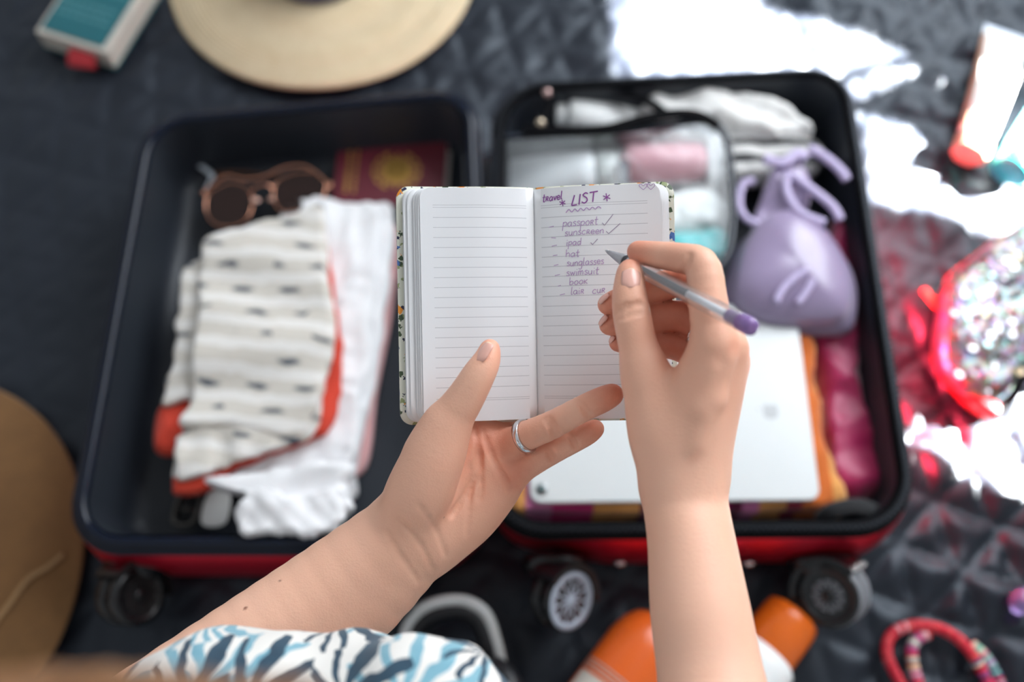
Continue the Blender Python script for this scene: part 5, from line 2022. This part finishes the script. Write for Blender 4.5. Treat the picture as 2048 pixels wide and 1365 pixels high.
m = Nt('skin')
tc = m.coord()
at = m.n('ShaderNodeAttribute')
at.attribute_name = 'flush'
blot = m.noise(55, 4, 0.6, tc)
pale = m.mix(m.noise(24, 3, 0.55, tc), (0.85, 0.470, 0.320), (0.92, 0.545, 0.395))
fl = m.math('MULTIPLY', at.outputs['Fac'], m.math('ADD', 0.55, m.math('MULTIPLY', blot, 0.8)), clamp=True)
at2 = m.n('ShaderNodeAttribute')
at2.attribute_name = 'mole'
c1 = m.mix(fl, pale, (0.67, 0.215, 0.130))
m.pb(col=m.mix(at2.outputs['Fac'], c1, (0.22, 0.07, 0.04)), rough=0.48, spec=0.4, sss=0.06)
m.b.inputs['Subsurface Radius'].default_value = (1.0, 0.35, 0.2)
m.b.inputs['Subsurface Scale'].default_value = 0.004
vo = m.n('ShaderNodeTexVoronoi')
vo.inputs['Scale'].default_value = 900
m.t.links.new(tc, vo.inputs['Vector'])
m.bump(m.math('ADD', m.math('MULTIPLY', vo.outputs[0], 0.5), m.noise(380, 4, 0.6, tc)), 0.22, 0.0007)
plain('nail', (0.80, 0.44, 0.36), 0.22, spec=0.55, var=0.04)
plain('nail_tip', (0.86, 0.62, 0.44), 0.25, var=0.03)

pers = thing('person', 'person in a white palm-print blouse holding a notebook and a pen', 'person', (-0.08, -0.50, FLOOR_Z))
body = obj('body', V, F, MATS['skin'], pers)
# flush: fingertips, knuckles, palm pads
spots = [(left_fingers[0][-1][0], .018, .55), (left_fingers[3][-1][0], .020, .95), (left_fingers[4][-1][0], .020, .75), (left_fingers[3][2][0], .020, .35), (left_fingers[4][2][0], .020, .45),
         (P(1000, 880, .605), .024, .70), (P(1030, 950, .60), .020, .75), (P(965, 880, .605), .022, .65),
         (right_fingers[0][-1][0], .016, .65), (right_fingers[1][-1][0], .022, .85), (right_fingers[1][3][0], .018, .5), (right_fingers[2][-1][0], .030, .85), (right_fingers[3][-1][0], .030, .85),
         (right_fingers[4][-1][0], .028, .9), (right_fingers[2][2][0], .028, .75), (right_fingers[3][2][0], .030, .9), (right_fingers[4][2][0], .030, .95), (right_fingers[0][2][0], .010, .35),
         (P(1405, 515, .52), .012, .3), (P(1470, 690, .52), .010, .45), (P(1440, 690, .51), .008, .25), (P(1330, 690, .56), .02, .7)]
fv = np.zeros(len(V))
for c, r_ in ((P(985, 900, .60), 0.062), (P(1370, 640, .55), 0.060)):
    fv = np.maximum(fv, 0.36 * np.exp(-((V - c) ** 2).sum(1) / (2 * (r_ * 0.6) ** 2)))
for c, r, w_ in spots:
    fv = np.maximum(fv, w_ * np.exp(-((V - c) ** 2).sum(1) / (2 * (r * 0.6) ** 2)))
att = body.data.attributes.new('flush', 'FLOAT', 'POINT')
att.data.foreach_set('value', fv.astype(np.float32))
mv = np.zeros(len(V))
for (px, py, r) in ((491, 1217, 0.0011), (560, 1162, 0.0007), (888, 1035, 0.0005)):
    c = fdL.hit(TL_, px, py)
    if c is not None:
        mv = np.maximum(mv, np.clip(1.5 - np.sqrt(((V - c) ** 2).sum(1)) / r, 0, 1))
att = body.data.attributes.new('mole', 'FLOAT', 'POINT')
att.data.foreach_set('value', mv.astype(np.float32))


# ---- fingernails
def nail(fd, T, c_px, d0, along, wid, length, label=None, tipfree=0.25, toward=None):
    """curved plate seated on the finger surface, centred near pixel c_px"""
    p = fd.hit(T, c_px[0], c_px[1], d0, 0.68)
    if p is None:
        return
    nrm = fd.grad(T, p, 0.003)
    if toward is not None:
        nrm = nrm + np.asarray(toward)
        nrm /= np.linalg.norm(nrm)
    a = np.asarray(along, float)
    a = a - nrm * a.dot(nrm)
    a /= np.linalg.norm(a)
    s = np.cross(nrm, a)
    V, n1, n2 = [], 15, 9
    for i in range(n1):
        t = -1 + 2 * i / (n1 - 1)
        ww = wid * (1 - 0.22 * max(0, -t) ** 3) * math.sqrt(max(1 - abs(t) ** 5 * 0.9, 0.0))
        for k in range(n2):
            q = -1 + 2 * k / (n2 - 1)
            V.append(p + a * t * length * 0.5 + s * q * ww * 0.5 + nrm * (0.0007 - 0.0021 * q * q * (wid / 0.011) - 0.0006 * t * t))
    F = [(i * n2 + k, i * n2 + k + 1, (i + 1) * n2 + k + 1, (i + 1) * n2 + k) for i in range(n1 - 1) for k in range(n2 - 1)]
    o = obj('fingernail', V, F, MATS['nail'], pers)
    o.data.materials.append(MATS['nail_tip'])
    for i, pl in enumerate(o.data.polygons):
        if i // (n2 - 1) >= (n1 - 1) * (1 - tipfree * 0.5):
            pl.material_index = 1
    sd = o.modifiers.new('thick', 'SOLIDIFY')
    sd.thickness = 0.0006


def axis_of(ch):
    return ch[-1][0] - ch[-3][0]


nail(fdL, TL_, (966, 703), 0.5, axis_of(left_fingers[0]), 0.0100, 0.0125, toward=(-0.55, 0.15, 0.0))
nail(fdR, TR_, (1262, 556), 0.5, axis_of(right_fingers[0]), 0.0100, 0.0125)
nail(fdR, TR_, (1208, 596), 0.5, axis_of(right_fingers[2]), 0.0055, 0.0070, toward=(-0.5, 0.3, 0.0))
nail(fdR, TR_, (1206, 640), 0.5, axis_of(right_fingers[3]), 0.0055, 0.0070, toward=(-0.5, 0.3, 0.0))
nail(fdR, TR_, (1224, 678), 0.5, axis_of(right_fingers[4]), 0.0045, 0.0060, toward=(-0.5, 0.3, 0.0))

# ---- rings
plain('ring_silver', (0.72, 0.72, 0.74), 0.12, metal=1.0, var=0.02)


def finger_ring(name, label, c, axis, r, wid):
    prof = [(r, -wid / 2), (r + 0.0012, -wid / 2 + 0.0004), (r + 0.0016, 0), (r + 0.0012, wid / 2 - 0.0004), (r, wid / 2), (r - 0.0003, 0), (r, -wid / 2)]
    o = obj(name, *lathe(prof, c, axis=axis, n=48), MATS['ring_silver'])
    tag(o, label, 'ring')
    return o


(c0, r0), (c1_, r1_) = left_fingers[3][1], left_fingers[3][2]
finger_ring('finger_ring', 'plain silver band on the ring finger of the hand holding the notebook', c0 * 0.95 + c1_ * 0.05, c1_ - c0, r0 * 1.0 + 0.0004, 0.0048)
(c0, r0), (c1_, r1_) = right_fingers[3][1], right_fingers[3][2]
finger_ring('finger_ring', 'slim silver ring deep inside the writing hand', c0 * 0.55 + c1_ * 0.45, c1_ - c0, (r0 + r1_) / 2 + 0.0004, 0.0035)

# ---- blouse with palm print
m = Nt('palm_print')
tc = m.coord()
prev = m.mix(m.noise(30, 3, 0.5, tc), (0.74, 0.71, 0.66), (0.82, 0.80, 0.76))
for i, (sc, c1, c2, fronds, rad) in enumerate(((15.0, (0.12, 0.32, 0.42), (0.28, 0.50, 0.58), 13, 0.62), (19.0, (0.008, 0.022, 0.045), (0.03, 0.09, 0.14), 11, 0.56))):
    mp = m.n('ShaderNodeMapping')
    mp.inputs['Location'].default_value = (i * 0.43 + 0.16, i * 0.27, i * 0.4)
    m.t.links.new(tc, mp.inputs['Vector'])
    vo = m.n('ShaderNodeTexVoronoi')
    vo.voronoi_dimensions = '2D'
    vo.inputs['Scale'].default_value = sc
    m.t.links.new(mp.outputs[0], vo.inputs['Vector'])
    wn = m.n('ShaderNodeTexNoise')
    wn.inputs['Scale'].default_value = 38
    m.t.links.new(mp.outputs[0], wn.inputs['Vector'])
    wa = m.n('ShaderNodeVectorMath', operation='MULTIPLY_ADD')
    m.t.links.new(wn.outputs['Color'], wa.inputs[0])
    wa.inputs[1].default_value = (0.014, 0.014, 0.0)
    m.t.links.new(mp.outputs[0], wa.inputs[2])
    sb = m.n('ShaderNodeVectorMath', operation='SUBTRACT')
    m.t.links.new(wa.outputs[0], sb.inputs[0])
    m.t.links.new(vo.outputs['Position'], sb.inputs[1])
    sx = m.n('ShaderNodeSeparateXYZ')
    m.t.links.new(sb.outputs[0], sx.inputs[0])
    ang = m.math('ARCTAN2', sx.outputs[1], sx.outputs[0])
    wob = m.math('MULTIPLY', m.noise(60, 2, 0.5, tc), 2.2)
    fan_ = m.math('SINE', m.math('ADD', m.math('MULTIPLY', ang, float(fronds)), wob))
    rr_ = m.math('MULTIPLY', vo.outputs['Distance'], 1.0)
    width = m.math('SUBTRACT', m.math('MULTIPLY', rr_, 2.9), 0.80)
    leaf = m.math('MULTIPLY', m.math('GREATER_THAN', fan_, width), m.math('LESS_THAN', rr_, rad))
    prev = m.mix(leaf, prev, m.mix(m.noise(90, 2, 0.5, tc), c1, c2))
m.pb(col=prev, rough=0.85, sheen=0.2)
m.bump(m.noise(900, 2, 0.5, tc), 0.25, 0.0006)

fdC = Field((-0.42, -0.75, 0.02), (0.26, -0.20, 0.80), 0.0045)
TC = fdC.new()
q = P
for a, b, ra, rb, k in ((shl, shr, 0.058, 0.058, .03), (shl, shl * 0.45 + el * 0.55, 0.060, 0.066, .03), (shr, shr * 0.45 + er_ * 0.55, 0.060, 0.064, .03),
                        (ch + [-.07, 0, .03], ch + [-.06, 0.0, -.42], 0.095, 0.105, .03), (ch + [.07, 0, .03], ch + [.06, 0, -.42], 0.095, 0.105, .03),
                        (q(430, 1520, .500), q(700, 1500, .500), 215 * .5 / FPX, 222 * .5 / FPX, .03),
                        (q(850, 1440, .478), q(870, 1480, .478), 172 * .478 / FPX, 180 * .478 / FPX, .008),
                        (q(330, 1490, .52), q(430, 1500, .50), 150 * .52 / FPX, 205 * .5 / FPX, .03)):
    fdC.put(TC, a, b, ra, rb, k)
VC, FC = fdC.mesh(TC)
nz = Noise(91, 9.0, 3)
ctr = ch + np.array([0, 0.02, -0.05])
dr = VC - ctr
dr /= np.linalg.norm(dr, axis=1)[:, None]
fold = nz(np.c_[VC[:, 0] * 1.5, VC[:, 1], VC[:, 2] * 0.4])
VC = VC + dr * (fold * 0.0030)[:, None]
obj('blouse', VC, FC, MATS['palm_print'], pers)

# ---- trousers
fdT = Field((-0.36, -0.75, FLOOR_Z + 0.02), (0.22, -0.36, 0.24), 0.012)
TT = fdT.new()
for s in (-1, 1):
    hip = np.array([-0.075 + 0.085 * s, -0.50, 0.12])
    knee = np.array([-0.075 + 0.095 * s, -0.475, -0.22])
    foot = np.array([-0.075 + 0.095 * s, -0.52, FLOOR_Z + 0.09])
    fdT.put(TT, hip, knee, 0.098, 0.068, .03)
    fdT.put(TT, knee, foot, 0.068, 0.062, .02)
fdT.put(TT, np.array([-0.14, -0.49, 0.13]), np.array([-0.01, -0.49, 0.13]), 0.105, 0.105, .04)
VT, FT = fdT.mesh(TT)
obj('trousers', VT, FT, weave('navy_denim', (0.03, 0.04, 0.08)), pers)
for s in (-1, 1):
    c = np.array([-0.075 + 0.095 * s, -0.47, FLOOR_Z + 0.035])
    obj('shoe', *slab([c[:2] + np.array(p) for p in ((-.04, -.09), (.04, -.09), (.045, .03), (.03, .12), (0, .14), (-.03, .12), (-.045, .03))], FLOOR_Z + 0.002, 0.08, n=50, er=0.035, rings=8), MATS['black_plastic'], pers)

# ---- hair: cap on the head and loose locks hanging forward on the left
m = Nt('brown_hair')
tc = m.coord()
m.pb(col=m.mix(m.noise(140, 3, 0.6, tc), (0.13, 0.055, 0.022), (0.30, 0.15, 0.065)), rough=0.4, spec=0.4)
g = Geo()
hc = np.array([-0.088, -0.545, 0.835])
prof = [(0.0005, 0.098)] + [(0.094 * math.sin(t), 0.094 * math.cos(t)) for t in np.linspace(0.25, 1.75, 12)]
g.add(*lathe([(r, h) for r, h in reversed(prof)], hc, axis=(0, -0.35, 1), n=36))
rr = random.Random(4)
root = np.array([-0.10, -0.47, 0.845])
for i in range(170):
    s = rr.random()
    end = P(-60 + 600 * s, 1342 + 40 * (abs(s - 0.35)) + rr.uniform(-6, 34), 0.235 + rr.uniform(-0.012, 0.02))
    a = root + np.array([rr.uniform(-0.05, 0.05), rr.uniform(-0.01, 0.01), rr.uniform(-0.01, 0.01)])
    mid = (a + end) / 2 + np.array([0, 0.0, -0.012 + rr.uniform(-.006, .006)])
    tail = end + np.array([rr.uniform(-.01, .03), -0.03 + rr.uniform(-.01, .01), -0.10])
    g.add(*tube(spline([a, mid, end, tail], 12), [0.0022] * 9 + [0.0017, 0.0011, 0.0004], 5))
g.build('hair', MATS['brown_hair'], pers)
